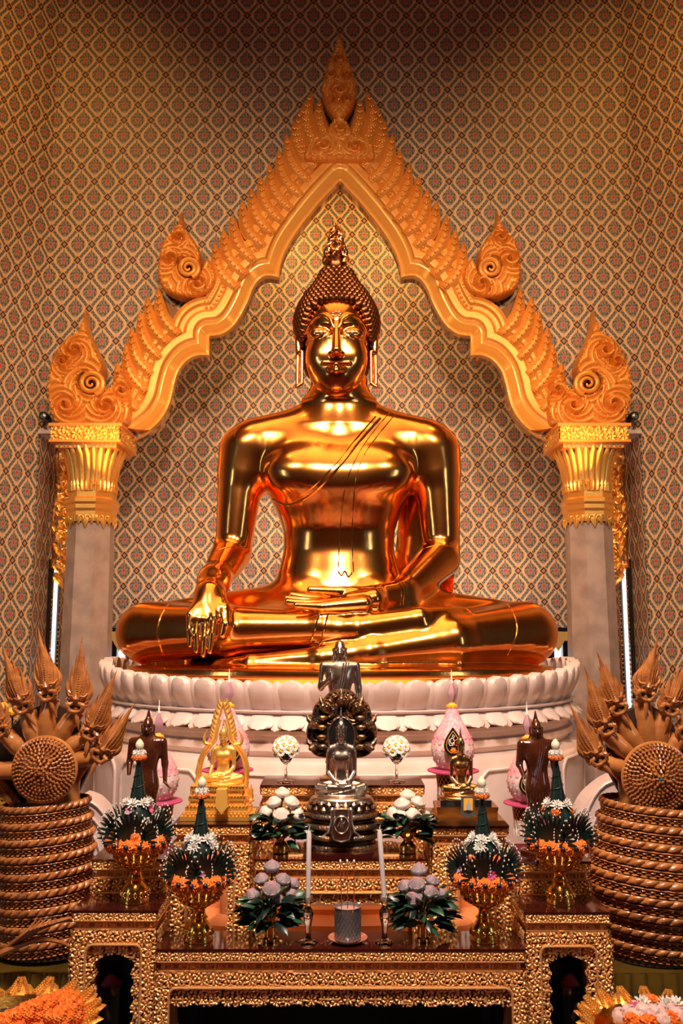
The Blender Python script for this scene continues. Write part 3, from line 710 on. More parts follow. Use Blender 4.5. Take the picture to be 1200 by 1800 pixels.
# ================================================================ the great golden Buddha
YB = 5.12
BO = Vector((XC, 5.05, 1.36))
buddha = thing('golden_buddha', BO, 'colossal polished gold seated Buddha touching the earth, under the flame-crested arch', 'statue')
def A(px, py, Y): return np.array(W(px, py, Y), np.float32)
def body_field(F, arms='earth'):
    def C(a, b, k=.03, **kw): F.cone(A(*a[:3]), A(*b[:3]), a[3] * mpp(a[1], a[2]), b[3] * mpp(b[1], b[2]), k, **kw)
    # torso as lofted sections
    T = [(700, 590, 604, .06, 5.10), (728, 548, 646, .10, 5.12), (742, 500, 694, .145, 5.12), (765, 462, 732, .18, 5.11), (800, 452, 741, .235, 5.10), (840, 457, 733, .285, 5.10), (868, 470, 722, .300, 5.11), (900, 486, 704, .275, 5.12),
         (935, 498, 693, .235, 5.13), (970, 498, 692, .220, 5.13), (1010, 488, 702, .235, 5.12), (1050, 468, 722, .25, 5.1), (1100, 450, 740, .27, 5.08)]
    zz = np.array([ZP(t[0], YB) for t in T])[::-1]; xl = np.array([XP(t[1], t[0], YB) for t in T])[::-1]; xr = np.array([XP(t[2], t[0], YB) for t in T])[::-1]
    dp = np.array([t[3] for t in T])[::-1]; yc = np.array([t[4] for t in T])[::-1]
    sl, X, Y, Z = F.reg((-.6, 4.7, zz[0]), (.6, 5.5, zz[-1]))
    zg = Z.ravel(); ker = np.exp(-np.linspace(-2, 2, max(3, int(.12 / F.h) | 1)) ** 2); ker /= ker.sum()
    def ip(v): q = np.interp(zg, zz, v); return np.convolve(np.pad(q, len(ker) // 2, 'edge'), ker, 'valid')[None, None, :].astype(np.float32)
    a_, c_, d_, y_ = (ip(xr) - ip(xl)) / 2, (ip(xr) + ip(xl)) / 2, ip(dp), ip(yc)
    u, v = np.abs(X - c_) / a_, np.abs(Y - y_) / d_
    q = (u ** 2.3 + v ** 2.3) ** (1 / 2.3)
    F.put(sl, np.maximum((q - 1) * np.minimum(a_, d_) * .9, np.maximum(zz[0] - Z, Z - zz[-1])), .01)
    C((596, 655, 5.02, 44), (596, 705, 5.09, 46), .09); C((596, 702, 5.10, 44), (596, 742, 5.13, 66), .10)
    for q, r in ((668, 47), (690, 48), (708, 51)): F.ell(A(596, q, 5.04 + (q - 668) * .001), (r * .00335, .165, .022), .03)
    for s in (-1, 1):
        f = (lambda x: x) if s < 0 else (lambda x: 1193 - x)
        C((f(560), 742, 5.12, 34), (f(455), 774, 5.12, 40), .12)
        C((f(440), 790, 5.12, 46), (f(432), 830, 5.12, 44), .05)
        F.ell(A(f(535), 830, 4.90), (.17, .07, .09), .12)
    if arms == 'earth':
        C((428, 795, 5.12, 43), (411, 955, 5.07, 32), .045); C((406, 974, 5.06, 35), (376, 1022, 4.76, 26), .03)
        C((375, 1020, 4.76, 26), (366, 1050, 4.62, 27), .05)
        kn = [(334, 1080), (347, 1087), (361, 1089), (376, 1084)]; tip = [(334, 1135), (345, 1145), (357, 1152), (369, 1146)]
        for (kx, ky), (tx, ty), r in zip(kn, tip, (5.5, 6.0, 6.3, 6.1)):
            C((370, 1045, 4.62, 20), (kx, ky, 4.50, 7.6), .030)
            m = ((kx * .5 + tx * .5) - (2 if kx < 350 else 0), (ky + ty) / 2)
            C((kx, ky, 4.50, 7.2), (m[0], m[1], 4.475, r), .004); C((m[0], m[1], 4.475, r), (tx, ty, 4.47, r * .74), .004)
        C((378, 1050, 4.62, 16), (393, 1070, 4.55, 13), .03); C((393, 1070, 4.55, 12.5), (396, 1098, 4.51, 10), .012); C((396, 1098, 4.51, 10), (391, 1116, 4.50, 7.5), .010)
    else:
        C((428, 795, 5.12, 43), (411, 960, 5.08, 31.5), .045); C((408, 975, 5.06, 32), (500, 1040, 4.72, 21), .03)
        C((500, 1042, 4.72, 21), (570, 1052, 4.56, 19), .03)
        for j in range(4): C((565, 1054 + j * 1.5, 4.58 - j * .03, 12), (685, 1052 + j * 2, 4.60 - j * .035, 6), .014)
    C((764, 795, 5.12, 44), (775, 960, 5.09, 33), .045); C((772, 982, 5.05, 37), (708, 1043, 4.76, 25), .03)
    C((708, 1044, 4.76, 25), (655, 1051, 4.62, 22), .03); C((655, 1054, 4.58, 21), (615, 1057, 4.55, 17), .03)
    for j, (tx, ty) in enumerate(((512, 1044), (503, 1050), (505, 1056), (520, 1062))):
        Yj = 4.66 - j * .055
        C((640, 1052 + j * 3, Yj, 14), (565, 1055 + j * 4, Yj - .02, 9.5), .016); C((565, 1055 + j * 4, Yj - .02, 9), (tx, ty + 2, Yj - .02, 6), .008)
    C((665, 1042, 4.60, 12), (600, 1040, 4.56, 9.5), .016); C((600, 1040, 4.56, 9.5), (545, 1037, 4.54, 6.5), .010)
    # legs
    C((540, 1085, 5.02, 66), (262, 1112, 4.92, 50), .06); C((650, 1085, 5.02, 66), (922, 1113, 4.92, 51), .06)
    F.ell(A(596, 1108, 4.92), (.95, .36, .17), .08)
    C((256, 1112, 4.90, 51), (400, 1110, 4.66, 45), .04); C((400, 1110, 4.66, 45), (570, 1106, 4.55, 33), .03); C((570, 1106, 4.55, 33), (628, 1108, 4.53, 30), .03)
    C((628, 1107, 4.53, 31), (735, 1090, 4.56, 24), .025); C((735, 1090, 4.56, 24), (812, 1076, 4.66, 10), .02)
    C((924, 1114, 4.88, 54), (790, 1130, 4.62, 48), .045); C((790, 1130, 4.62, 48), (650, 1150, 4.50, 33), .04); C((650, 1150, 4.50, 33), (565, 1159, 4.47, 25), .03)
    C((565, 1160, 4.47, 24), (440, 1166, 4.50, 15), .02); C((440, 1166, 4.50, 15), (385, 1168, 4.54, 9), .02)
    F.ell((XC, 4.93, 1.435), (1.08, .62, .05), .03)
F = Field((-1.38, 4.02, 1.32), (1.38, 5.50, 3.22), .0078); body_field(F)
BODYF = F
V, Q = F.mesh(); np_mesh('body', V, Q, M_['gold'], buddha)
print('body', len(V))
def hit(px, py, F=F, off=.0):
    o = np.array((0, 0, EYE)); d = np.array(W(px, py, 1.0)) - o; t = np.arange(4.1, 5.5, .004); P = (o + t[:, None] * d).astype(np.float32)
    f = F.samp(P); i = np.argmax(f < 0)
    if not (f < 0).any(): return None
    return Vector(P[i]) + Vector((0, -off, 0))
# robe hems and sash lines in raised bead
def hem(pts, r=.0038, off=.0, name='robe_hem', m=None):
    P = [hit(*p, off=off) for p in smooth_pl(pts, 6)]; P = [p for p in P if p is not None]
    if len(P) > 2: MB().tube(P, r, 6).build(name, m or M_['gold'], buddha)
hem([(700, 722), (668, 760), (640, 800), (626, 840), (620, 900), (619, 960), (621, 1004)]); hem([(688, 722), (655, 760), (626, 805), (608, 850), (600, 900), (596, 960), (594, 1004)])
hem([(668, 735), (630, 778), (598, 818), (560, 858), (530, 880), (505, 888), (480, 878)], .008); hem([(660, 732), (622, 776), (590, 815), (552, 854), (520, 875)], .005)
hem([(594, 1004), (600, 1012), (606, 1004), (612, 1014), (621, 1004)], .006)
hem([(702, 1024), (706, 1040), (704, 1064)], .006); hem([(708, 1024), (711, 1040), (709, 1064)], .005)
hem([(560, 1082), (555, 1100), (548, 1122), (542, 1138)], .005); hem([(576, 1080), (571, 1100), (565, 1122), (560, 1136)], .005)
hem([(296, 1062), (282, 1085), (277, 1115), (286, 1150)], .006); hem([(892, 1062), (905, 1085), (908, 1115), (892, 1152)], .006)
hem([(380, 968), (405, 962), (438, 966)], .004, name='arm_seam'); hem([(742, 965), (775, 958), (803, 964)], .004, name='arm_seam')
# robe falling behind the left arm
b = MB(); P = []
for y, x0, x1 in ((800, 700, 770), (860, 705, 790), (920, 700, 795), (980, 694, 800), (1040, 700, 796), (1080, 705, 790)):
    P.append([W(x0 + (x1 - x0) * k / 6, y, 5.22 + .02 * math.sin(k * 1.7)) for k in range(7)])
b.grid(P); b.grid([[p + Vector((0, .03, 0)) for p in r_][::-1] for r_ in P]); b.build('robe_fall', M_['gold'], buddha)
# low gold seat plate
zt = 1.455; b = MB(); b.lathe((XC, 4.95, 0), [(1.0, 1.345), (1.01, 1.36), (1.015, 1.38), (.99, 1.40), (.995, 1.415), (.985, 1.44), (.95, 1.45), (.02, 1.452)], 96, sx=1.18, sy=.70)
b.build('seat_plate', M_['gold'], buddha)
# ---------------------------------------------------------------- head
HC = W(591.5, 600, 4.99); HC.z = ZP(600, 4.77); HU = 60 * mpp(600, 4.99)
def head_field(h=.0052, ush=False, F=None):
    F = F or Field((HC.x - 1.5 * HU, HC.y - 1.9 * HU, HC.z - 1.75 * HU), (HC.x + 1.5 * HU, HC.y + 1.5 * HU, HC.z + (3.0 if ush else 1.9) * HU), h)
    P = lambda x, f, z: (HC.x + x * HU, HC.y - f * HU, HC.z + z * HU)
    def E(c, r, k=.08, **kw): F.ell(P(*c), [q * HU for q in r], k * HU, **kw)
    def K(a, b, ra, rb, k=.06, **kw): F.cone(P(*a), P(*b), ra * HU, rb * HU, k * HU, **kw)
    E((0, -.05, .62), (1.00, 1.20, 1.22)); E((0, .22, -.30), (.88, .88, 1.00), .25); E((0, .42, -.86), (.56, .56, .50), .25); E((0, .62, -1.12), (.26, .26, .24), .12)
    for s in (-1, 1):
        E((s * .50, .60, -.30), (.32, .32, .42), .25)
        E((s * .44, 1.10, .34), (.30, .20, .17), .10, cut=True)
        E((s * .45, .84, .31), (.33, .215, .20), .05)
        br = [(s * .10, 1.20, .40), (s * .16, 1.17, .62), (s * .36, 1.10, .78), (s * .60, .97, .76), (s * .80, .77, .58), (s * .90, .60, .38)]
        br = smooth_pl(br, 4)
        for i in range(len(br) - 1): K(br[i], br[i + 1], .026, .026, .07)
        K((s * .22, 1.055, .15), (s * .72, .83, .24), .028, .022, .03)
        E((s * .135, 1.25, -.40), (.11, .12, .085), .12)
        K((0, 1.22, -.69), (s * .38, 1.01, -.60), .058, .025, .05); K((0, 1.19, -.86), (s * .22, 1.09, -.80), .075, .045, .10)
        K((0, 1.28, -.775), (s * .40, 1.04, -.66), .020, .014, .02, cut=True)
        # ears
        K((s * 1.06, .05, .78), (s * 1.20, -.02, .86), .13, .07, .05); K((s * 1.19, .0, .82), (s * 1.29, -.02, 1.0), .075, .03, .04)
        K((s * 1.13, .06, .75), (s * 1.11, .06, .05), .11, .095, .05); K((s * 1.13, .04, .05), (s * 1.14, .08, -.92), .062, .055, .04)
        K((s * 1.00, .08, .05), (s * 1.00, .10, -.88), .05, .048, .03); K((s * 1.00, .10, -.92), (s * 1.15, .10, -1.02), .052, .055, .03); K((s * 1.15, .08, -1.00), (s * 1.23, .04, -1.04), .05, .02, .03)
    K((0, 1.12, .45), (0, 1.38, -.30), .085, .125, .07); E((0, 1.38, -.36), (.135, .12, .10), .05)
    E((0, .95, -.12), (.05, .05, .05), .02)
    E((0, 1.27, -.53), (.05, .06, .06), .04, cut=True)
    if ush: E((0, -.12, .85), (1.12, 1.25, 1.1), .06); E((0, -.1, 1.95), (.55, .55, .55), .25); K((0, -.1, 2.3), (0, -.1, 2.8), .22, .05, .1)
    return F
HF = head_field(); V, Q = HF.mesh(); np_mesh('head', V, Q, M_['gold'], buddha); print('head', len(V))
for s in (-1, 1):   # inlaid eyes in the narrow slits
    p = hit(591.5 + s * 26, 588, HF); b = MB(); b.sph((p.x, p.y + .004, p.z), .020, 14, 8, (1.9, .5, .24)); e = b.build('eye', mat('eye_shell_%d' % s, (.8, .78, .7), 0, .2), buddha)
    MB().sph((p.x, p.y - .004, p.z), .015, 12, 8, (1.1, .5, .34)).build('pupil', M_['black'], e)
rn = random.Random(3); b = MB()   # small relief flower on the forehead
for k in range(7):
    a = k * .9; p = hit(591.5 + 7 * math.cos(a), 552 + 4 * math.sin(a), HF)
    if p: b.sph(p, .009, 8, 5, (1.3, .6, .8))
b.build('urna', M_['goldflame'], buddha)
# hair: cap shell plus rows of curls
prof = [(-.6, .80), (-.1, .95), (.3, 1.06), (.6, 1.15), (.9, 1.19), (1.1, 1.17), (1.3, 1.11), (1.5, 1.02), (1.7, .90), (1.9, .76), (2.05, .64), (2.2, .54), (2.35, .46), (2.5, .38), (2.62, .32)]
pz, pr = np.array([p[0] for p in prof]), np.array([p[1] for p in prof])
def hairline(x):       # z of the hair edge above the face at |x|
    x = abs(x); return 1.22 - (max(0, x - .50) / .5) ** 2 * .85
b = MB(); nA = 72; rows = np.linspace(-.55, 2.6, 60); P = []
for z in rows:
    r = np.interp(z, pz, pr) - .05; P.append([(HC.x + .97 * r * math.sin(a) * HU, HC.y + (.12 - r * .985 * math.cos(a)) * HU, HC.z + z * HU) for a in [2 * math.pi * i / nA for i in range(nA + 1)]])
vs = [p for r_ in P for p in r_]; fs = []
for j in range(len(rows) - 1):
    for i in range(nA):
        a = 2 * math.pi * (i + .5) / nA; x = (np.interp(rows[j], pz, pr)) * math.sin(a); z = rows[j]
        if math.cos(a) > .05 and z < hairline(x): continue
        fs.append((j * (nA + 1) + i, j * (nA + 1) + i + 1, (j + 1) * (nA + 1) + i + 1, (j + 1) * (nA + 1) + i))
b.add(vs, fs); b.build('hair_cap', M_['goldhair'], buddha)
cm = MB().lathe((0, 0, 0), [(.036, -.012), (.038, .004), (.032, .018), (.024, .024), (.018, .034), (.001, .042)], 10).mesh('hair_curl'); cm.materials.append(M_['goldhair'])
sb = MB(); cnt = 0
for j, z in enumerate(np.arange(-.5, 2.62, .130)):
    r = float(np.interp(z, pz, pr)); n = max(8, int(2 * math.pi * r / .150))
    for i in range(n):
        a = 2 * math.pi * (i + .5 * (j % 2)) / n; a = (a + math.pi) % (2 * math.pi) - math.pi; x = r * math.sin(a)
        if math.cos(a) > .0 and z < hairline(x) + .02: continue
        p = Vector((HC.x + .97 * r * math.sin(a) * HU, HC.y + (.12 - r * .985 * math.cos(a)) * HU, HC.z + z * HU)); nrm = Vector((math.sin(a), -math.cos(a), .35)).normalized()
        M = Matrix.Translation(p) @ nrm.to_track_quat('Z', 'Y').to_matrix().to_4x4() @ Matrix.Scale(.78, 4)
        if math.cos(a) > -.05 and cnt < 298:
            o = bpy.data.objects.new('hair_curl', cm); COL.objects.link(o); o.parent = buddha; o.matrix_local = Matrix.Translation(-BO) @ M; cnt += 1
        else: k = len(sb.v); sb.lathe((0, 0, 0), [(.036, -.01), (.038, .004), (.024, .024), (.001, .042)], 8); sb.xf(M, k)
tag(sb.build('back_curls', M_['goldhair'], buddha), kind='stuff')
# flame finial
b = MB(); c0 = W(590, 470, 4.985); u = mpp(450, 4.98)
b.lathe(c0, [(17 * u, -.02), (19 * u, .0), (19 * u, .03), (15 * u, .07), (8 * u, .12), (5 * u, .17), (3 * u, .22), (1.5 * u, .26)], 20); b.build('finial_bulb', M_['goldhair'], buddha)
for k in range(44):
    lv = k // 8; a = k * .785 + lv * .4; r = (21 - lv * 3.3) * u; z0 = c0.z + .015 + lv * .036; L_ = .085 - lv * .004 + .012 * math.sin(k * 5)
    n = Vector((math.sin(a), -math.cos(a), 0)); o = Vector((c0.x, c0.y, z0)) + n * r * .8; tw = Vector((n.y, -n.x, 0)) * .014 * (-1) ** k
    MB().blade([Vector(q_) for q_ in smooth_pl([tuple(o), tuple(o + n * .018 + Vector((0, 0, L_ * .35)) + tw), tuple(o + n * .008 + Vector((0, 0, L_ * .7)) - tw * .6), tuple(o - n * .002 + Vector((0, 0, L_ * 1.15)) + tw)], 3)], [.010, .012, .0135, .014, .013, .0115, .010, .0075, .004, .0008], n, .010).build('flame_tongue', M_['goldflame'], buddha)
P = [W(590 + 2.5 * math.sin(i * .9), 430 - i * 3.6, 4.985) for i in range(12)]
MB().tube(P, [.022 * (1 - i / 12) + .002 for i in range(12)], 8).build('flame_tip', M_['goldflame'], buddha)
# ================================================================ marble lotus pedestal
PC = (XC, 5.1); ped = thing('lotus_pedestal', (PC[0], PC[1], 0), 'round white marble lotus pedestal beneath the great golden Buddha', 'pedestal')
b = MB().lathe((PC[0], PC[1], 0), [(1.52, 0), (1.52, .46), (1.50, .50), (1.36, .50), (1.36, .52)], 120)
b.build('plinth_step', M_['orange'], ped)
zm = lambda py, r: ZP(py, 5.1 - r)
prof = [(1.31, .52), (1.31, zm(1352, 1.31)), (1.30, zm(1340, 1.3)), (1.24, zm(1333, 1.24)), (1.24, zm(1326, 1.24)), (1.265, zm(1322, 1.26)), (1.265, zm(1310, 1.26)), (1.245, zm(1308, 1.24)), (1.245, zm(1296, 1.24)), (1.275, zm(1293, 1.27)), (1.275, zm(1286, 1.27)), (1.22, zm(1283, 1.22)), (1.21, 1.27), (1.27, 1.275), (1.28, 1.285), (1.22, 1.295), (1.20, 1.33), (.3, 1.345)]
MB().lathe((PC[0], PC[1], 0), prof, 160).build('drum', M_['marble'], ped)
nP = 60
def petal(b, a, w_, z0, z1, r0, r1, th, rnd_top=True, down=False, n=14):
    rows = []
    for j in range(n):
        t = j / (n - 1); z = z0 + (z1 - z0) * t; r = r0 + (r1 - r0) * (math.sin(t * 1.35) / math.sin(1.35) if not down else t ** 1.4) + .010 * math.sin(t * math.pi)
        s = 1 if t < .62 else math.sqrt(max(0, 1 - ((t - .62) / .38) ** 2)) * .98 + .02 * (1 - t)
        rows.append([(a + w_ * s * u / 1.3, r - .012 * abs(u) ** 3 * (1 if not down else .6) - (0 if abs(u) < .93 else .008), z) for u in (-1, -.94, -.7, -.35, 0, .35, .7, .94, 1)])
    f = [[(PC[0] + r * math.sin(q), PC[1] - r * math.cos(q), z) for q, r, z in row] for row in rows]
    k = [[(PC[0] + (r - th) * math.sin(q), PC[1] - (r - th) * math.cos(q), z) for q, r, z in row][::-1] for row in rows]
    n0 = len(b.v); b.grid([row + kk + [row[0]] for row, kk in zip(f, k)])
    return b
for i in range(nP):
    a = 2 * math.pi * (i + .5) / nP; c = math.cos(a); zt = 1.418 + .075 * (1 - abs(c)) ** 1.1
    hw = R(2.66) * 1.3
    petal(MB(), a, hw, 1.290, zt, 1.255, 1.315, .028).build('petal', M_['marble'], ped)
    petal(MB(), a + math.pi / nP, hw * .50, 1.290, zt - .006, 1.25, 1.292, .02).build('inner_petal', M_['marble'], ped)
    petal(MB(), a, hw, 1.276, 1.212, 1.262, 1.325, .02, down=True, n=14).build('lower_petal', M_['marble'], ped)
    petal(MB(), a + math.pi / nP, hw * .55, 1.276, 1.204, 1.255, 1.300, .015, down=True, n=12).build('lower_inner_petal', M_['marble'], ped)
b = MB()     # raised border of the recessed panels round the drum
for k in range(-4, 5):
    a0 = R(k * 26 + 13 - 11.5); a1 = R(k * 26 + 13 + 11.5); r = 1.314; zt, zb_ = zm(1352, 1.31) - .03, .60; cr = .06
    P = []
    pts = [(a0, zb_), (a0, zt - cr)] + [(a0 + cr * (1 - math.cos(q)) / r, zt - cr + cr * math.sin(q)) for q in (R(30), R(60))] + [(a0 + (a1 - a0) * t, zt) for t in (.08, .3, .5, .7, .92)] + [(a1 - cr * (1 - math.cos(q)) / r, zt - cr + cr * math.sin(q)) for q in (R(60), R(30))] + [(a1, zt - cr), (a1, zb_)]
    b.tube([(PC[0] + r * math.sin(q), PC[1] - r * math.cos(q), z) for q, z in pts], .007, 6)
b.build('panel_moulding', M_['marble'], ped)
# carved marble scroll blocks at the foot of the pedestal
for s, nm in ((-1, 'left'), (1, 'right')):
    xs = [(148, 1395), (172, 1405), (196, 1435), (212, 1480), (214, 1540), (150, 1560), (140, 1480)] if s < 0 else [(1085, 1360), (1060, 1372), (1028, 1400), (1010, 1440), (1004, 1500), (1010, 1560), (1085, 1560)]
    t = thing('marble_scroll', W(xs[0][0], 1560, 3.75), 'white marble carved naga scroll block at the %s foot of the lotus pedestal' % nm, 'carving')
    O = [(W(*p, 3.72).x, W(*p, 3.72).z) for p in smooth_pl(xs + xs[:1], 4)[:-1]]
    MB().prism(O, 3.66, 3.80).build('block', M_['marble'], t, False)
    b = MB(); base = W(xs[-2][0], 1540, 3.66) if s < 0 else W(1085, 1540, 3.66)
    for k in range(6):
        sc = 1 - k * .15; P = []
        cx_ = O[0][0] * 0 + (min(p[0] for p in O) if s < 0 else max(p[0] for p in O)); zb_ = min(p[1] for p in O)
        wd = (max(p[0] for p in O) - min(p[0] for p in O)) * sc * .95; hh = (max(p[1] for p in O) - zb_) * sc * .97
        for q in range(12):
            a = q / 11 * math.pi / 2; P.append((cx_ - s * wd * math.cos(a) ** .8, 3.655, zb_ + hh * math.sin(a) ** .9))
        b.tube(P, .007, 6)
    b.build('carved_lines', M_['marble'], t)
# ================================================================ altar tables
TOPZ = {}
def table(key, pl, pr, py, Yf, dep, zbot, label, kind='open', p=None, seed=0, bot=None):
    """gilded carved altar table; front face from pixel column pl to pr with its top edge at py, at distance Yf"""
    x0, x1 = XP(pl, py, Yf), XP(pr, py, Yf); zt = ZP(py, Yf); u = mpp(py, Yf); Wd = x1 - x0; TOPZ[key] = zt
    t = thing('altar_table', ((x0 + x1) / 2, Yf + dep / 2, zbot), label, 'table', 'gilded carved altar tables')
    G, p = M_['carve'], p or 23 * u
    cx, cy = (x0 + x1) / 2, Yf + dep / 2
    MB().box((cx, cy, zt - .003), (Wd + .004, dep + .004, .006)).build('glass_top', M_['redlac'], t, False)
    hc, hf, ha = 15 * u, 12 * u, 20 * u
    if kind == 'front': hc, hf, ha = 19 * u, 13 * u, 22 * u
    z1 = zt - .006 - hc; z2 = z1 - hf - 3 * u; z3 = z2 - ha
    def faces(name, ins, z, H, fn, depth):
        # front and both flanks of one band
        parts = []
        panel(name, G, t, (x0 + ins, Yf + ins, z), (1, 0, 0), (0, 0, 1), (0, -1, 0), Wd - 2 * ins, H, fn, .0018, depth)
        for s, xx in ((-1, x0 + ins), (1, x1 - ins)):
            panel(name, G, t, (xx, Yf + ins, z), (0, 1, 0), (0, 0, 1), (s, 0, 0), dep - 2 * ins, H, fn, .003, depth)
    b = MB()
    b.box((cx, cy, (zt - .006 + z1) / 2), (Wd - .014, dep - .014, zt - .006 - z1))
    b.box((cx, cy, (z1 + z2) / 2), (Wd - .036, dep - .036, z1 - z2)); b.box((cx, cy, (z2 + z3) / 2), (Wd - .014, dep - .014, z2 - z3))
    for z in (z1 - 1.5 * u, z2 + 1.0 * u): b.box((cx, cy, z), (Wd - .012, dep - .012, 2.2 * u))
    b.build('core', M_['gilt'], t, False)
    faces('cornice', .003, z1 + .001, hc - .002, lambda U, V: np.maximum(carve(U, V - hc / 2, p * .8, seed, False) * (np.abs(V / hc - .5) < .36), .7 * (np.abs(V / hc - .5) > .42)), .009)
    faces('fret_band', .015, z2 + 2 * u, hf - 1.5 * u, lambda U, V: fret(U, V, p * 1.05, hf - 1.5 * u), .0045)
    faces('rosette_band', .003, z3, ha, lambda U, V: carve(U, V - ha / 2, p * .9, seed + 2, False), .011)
    lw = (24 if kind == 'front' else 26) * u; lw = min(lw, Wd * .24)
    zl_ = z3
    if kind == 'drawer':    # closed front with a lozenge cartouche
        MB().box((cx, cy, (zl_ + zbot) / 2), (Wd - .008, dep - .008, zl_ - zbot)).build('carcass', M_['gilt'], t, False)
        H = zl_ - zbot
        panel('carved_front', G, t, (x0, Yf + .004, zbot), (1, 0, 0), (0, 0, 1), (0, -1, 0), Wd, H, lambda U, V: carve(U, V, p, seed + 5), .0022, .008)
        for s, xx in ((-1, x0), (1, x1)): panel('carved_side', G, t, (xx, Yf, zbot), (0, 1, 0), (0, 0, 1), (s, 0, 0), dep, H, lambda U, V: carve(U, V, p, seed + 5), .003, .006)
        zc = zl_ - 17 * u; b = MB()
        for k, (rw, rh) in enumerate(((Wd * .38, 15 * u), (Wd * .35, 12 * u), (Wd * .32, 9 * u))):
            P = [(cx + rw * max(-1, min(1, 1.35 * math.cos(a))), Yf - .010, zc + rh * max(-1, min(1, 1.3 * math.sin(a)))) for a in [2 * math.pi * i / 28 for i in range(29)]]
            b.tube(P, 1.3 * u, 6)
        b.build('cartouche_moulding', M_['gilt'], t); return t
    # corner legs, each a part: carved post with splayed foot
    H = zl_ - zbot
    for yy in (Yf, Yf + dep):
        for s, xx in ((-1, x0), (1, x1)):
            fr = yy == Yf; dy = .5 * lw if fr else -.5 * lw
            b = MB(); n = 12
            for j in range(n):
                pass
            prof_ = [(0, 1.0), (.55, .96), (.80, 1.0), (.92, 1.25), (1, 1.5)]
            rows = []
            for q, sc in prof_:
                w_ = lw * sc; z = zl_ - q * H; dd = min(lw, dep * .45)
                rows.append([(xx, yy, z), (xx - s * w_, yy, z), (xx - s * w_, yy + (dd if fr else -dd), z), (xx, yy + (dd if fr else -dd), z), (xx, yy, z)])
            b.grid(rows); leg = b.build('leg', M_['gilt'], t, False)
            if fr:
                xa = xx if s < 0 else xx - lw
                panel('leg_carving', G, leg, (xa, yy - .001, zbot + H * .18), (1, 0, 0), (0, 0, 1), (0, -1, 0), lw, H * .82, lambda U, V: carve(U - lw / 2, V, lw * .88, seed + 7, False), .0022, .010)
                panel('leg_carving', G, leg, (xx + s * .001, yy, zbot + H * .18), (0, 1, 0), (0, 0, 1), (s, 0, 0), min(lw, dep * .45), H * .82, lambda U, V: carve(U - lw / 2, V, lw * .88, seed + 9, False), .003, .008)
    # lip moulding round the opening
    xi0, xi1 = x0 + lw, x1 - lw; zi = zl_ - 3 * u; cr = 12 * u
    P = [(xi0, Yf - .004, zbot + H * .2), (xi0, Yf - .004, zi - cr)] + [(xi0 + cr * (1 - math.cos(a)), Yf - .004, zi - cr + cr * math.sin(a)) for a in (R(30), R(60), R(90))] + [(xi1 - cr * (1 - math.cos(a)), Yf - .004, zi - cr + cr * math.sin(a)) for a in (R(90), R(60), R(30))] + [(xi1, Yf - .004, zi - cr), (xi1, Yf - .004, zbot + H * .2)]
    MB().tube(P, 2.4 * u, 8).build('lip_moulding', M_['gilt'], t)
    MB().box((cx, Yf + .01, zl_ - 2 * u), (Wd - 2 * lw, .02, 5 * u)).build('rail', M_['gilt'], t, False)
    # pierced apron
    ow = {'front': 40, 'open': 30, 'low': 26}.get(kind, 30) * u
    def scal(U, V): return ow * (.30 + .08 * np.abs(np.sin(U * math.pi / (2.2 * p))) ) - ow * .38 * np.exp(-((U - (xi1 - xi0) / 2) / (1.1 * p)) ** 2)
    def fn(U, V):
        g = carve(U, V, p * .95, seed + 3, True)
        bar = ((np.abs(np.mod(V + .3 * p * np.sign(np.sin(U / p * 1.7)), p * .9) - p * .45) < 1.4 * u) & (np.sin(U / p * 2.1 + 1) > -.3)) | (np.abs(np.mod(U, p * 2.1) - p) < 1.3 * u)
        return np.maximum(g, bar * .7)
    Wi = xi1 - xi0
    if Wi > 4 * p * .6:
        arch_open = kind == 'open'
        def msk(U, V):
            top = V > ow * (.42 - .14 * np.abs(np.sin(U * math.pi / (1.9 * p))))
            if arch_open:
                dep_ = .30 * Wi
                return (V > H * .82 - ow * (.95 + .25 * np.cos(6.28 * U / Wi))) | (U < dep_ * (.55 + .1 * np.sin(V / p * 5))) | (U > Wi - dep_ * (.55 + .1 * np.sin(V / p * 5)))
            return top
        if arch_open:
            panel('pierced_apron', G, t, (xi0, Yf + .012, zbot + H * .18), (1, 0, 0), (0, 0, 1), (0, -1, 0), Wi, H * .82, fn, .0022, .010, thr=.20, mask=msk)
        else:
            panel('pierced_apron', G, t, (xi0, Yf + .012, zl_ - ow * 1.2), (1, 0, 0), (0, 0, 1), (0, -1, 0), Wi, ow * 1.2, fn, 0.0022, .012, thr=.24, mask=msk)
    return t
PLZ = .42      # black stage
o = MB().box((XC, 3.05, PLZ / 2), (3.2, .98, PLZ)).build('trim_3', M_['black'], None, False); tag(o, kind='structure')
table('front', 275, 922, 1668, 2.70, .155, PLZ, 'long low gilded altar table at the very front, with the incense pot', 'front', seed=1)
table('fl', 127, 277, 1600, 2.74, .17, PLZ, 'gilded altar table at the front left corner, carrying one footed bowl', 'open', seed=4)
table('fr', 921, 1071, 1603, 2.74, .17, PLZ, 'gilded altar table at the front right corner, carrying one footed bowl', 'open', seed=8)
table('ml', 162, 291, 1510, 2.945, .24, PLZ, 'gilded altar table behind the front left corner table, under the left dark standing figure', 'drawer', seed=11)
table('mr', 911, 1037, 1514, 2.945, .24, PLZ, 'gilded altar table behind the front right corner table, under the right dark standing figure', 'drawer', seed=13)
table('bl', 304, 440, 1449, 2.98, .30, PLZ, 'tall gilded altar table under the small gold Buddha with flame frame', 'open', seed=15)
table('br', 758, 893, 1451, 2.98, .30, PLZ, 'tall gilded altar table under the small bronze Buddha', 'open', seed=17)
table('mid', 448, 751, 1510, 2.935, .30, PLZ, 'gilded middle altar table under the dark naga-hooded Buddha and white lotus vases', 'low', seed=19)
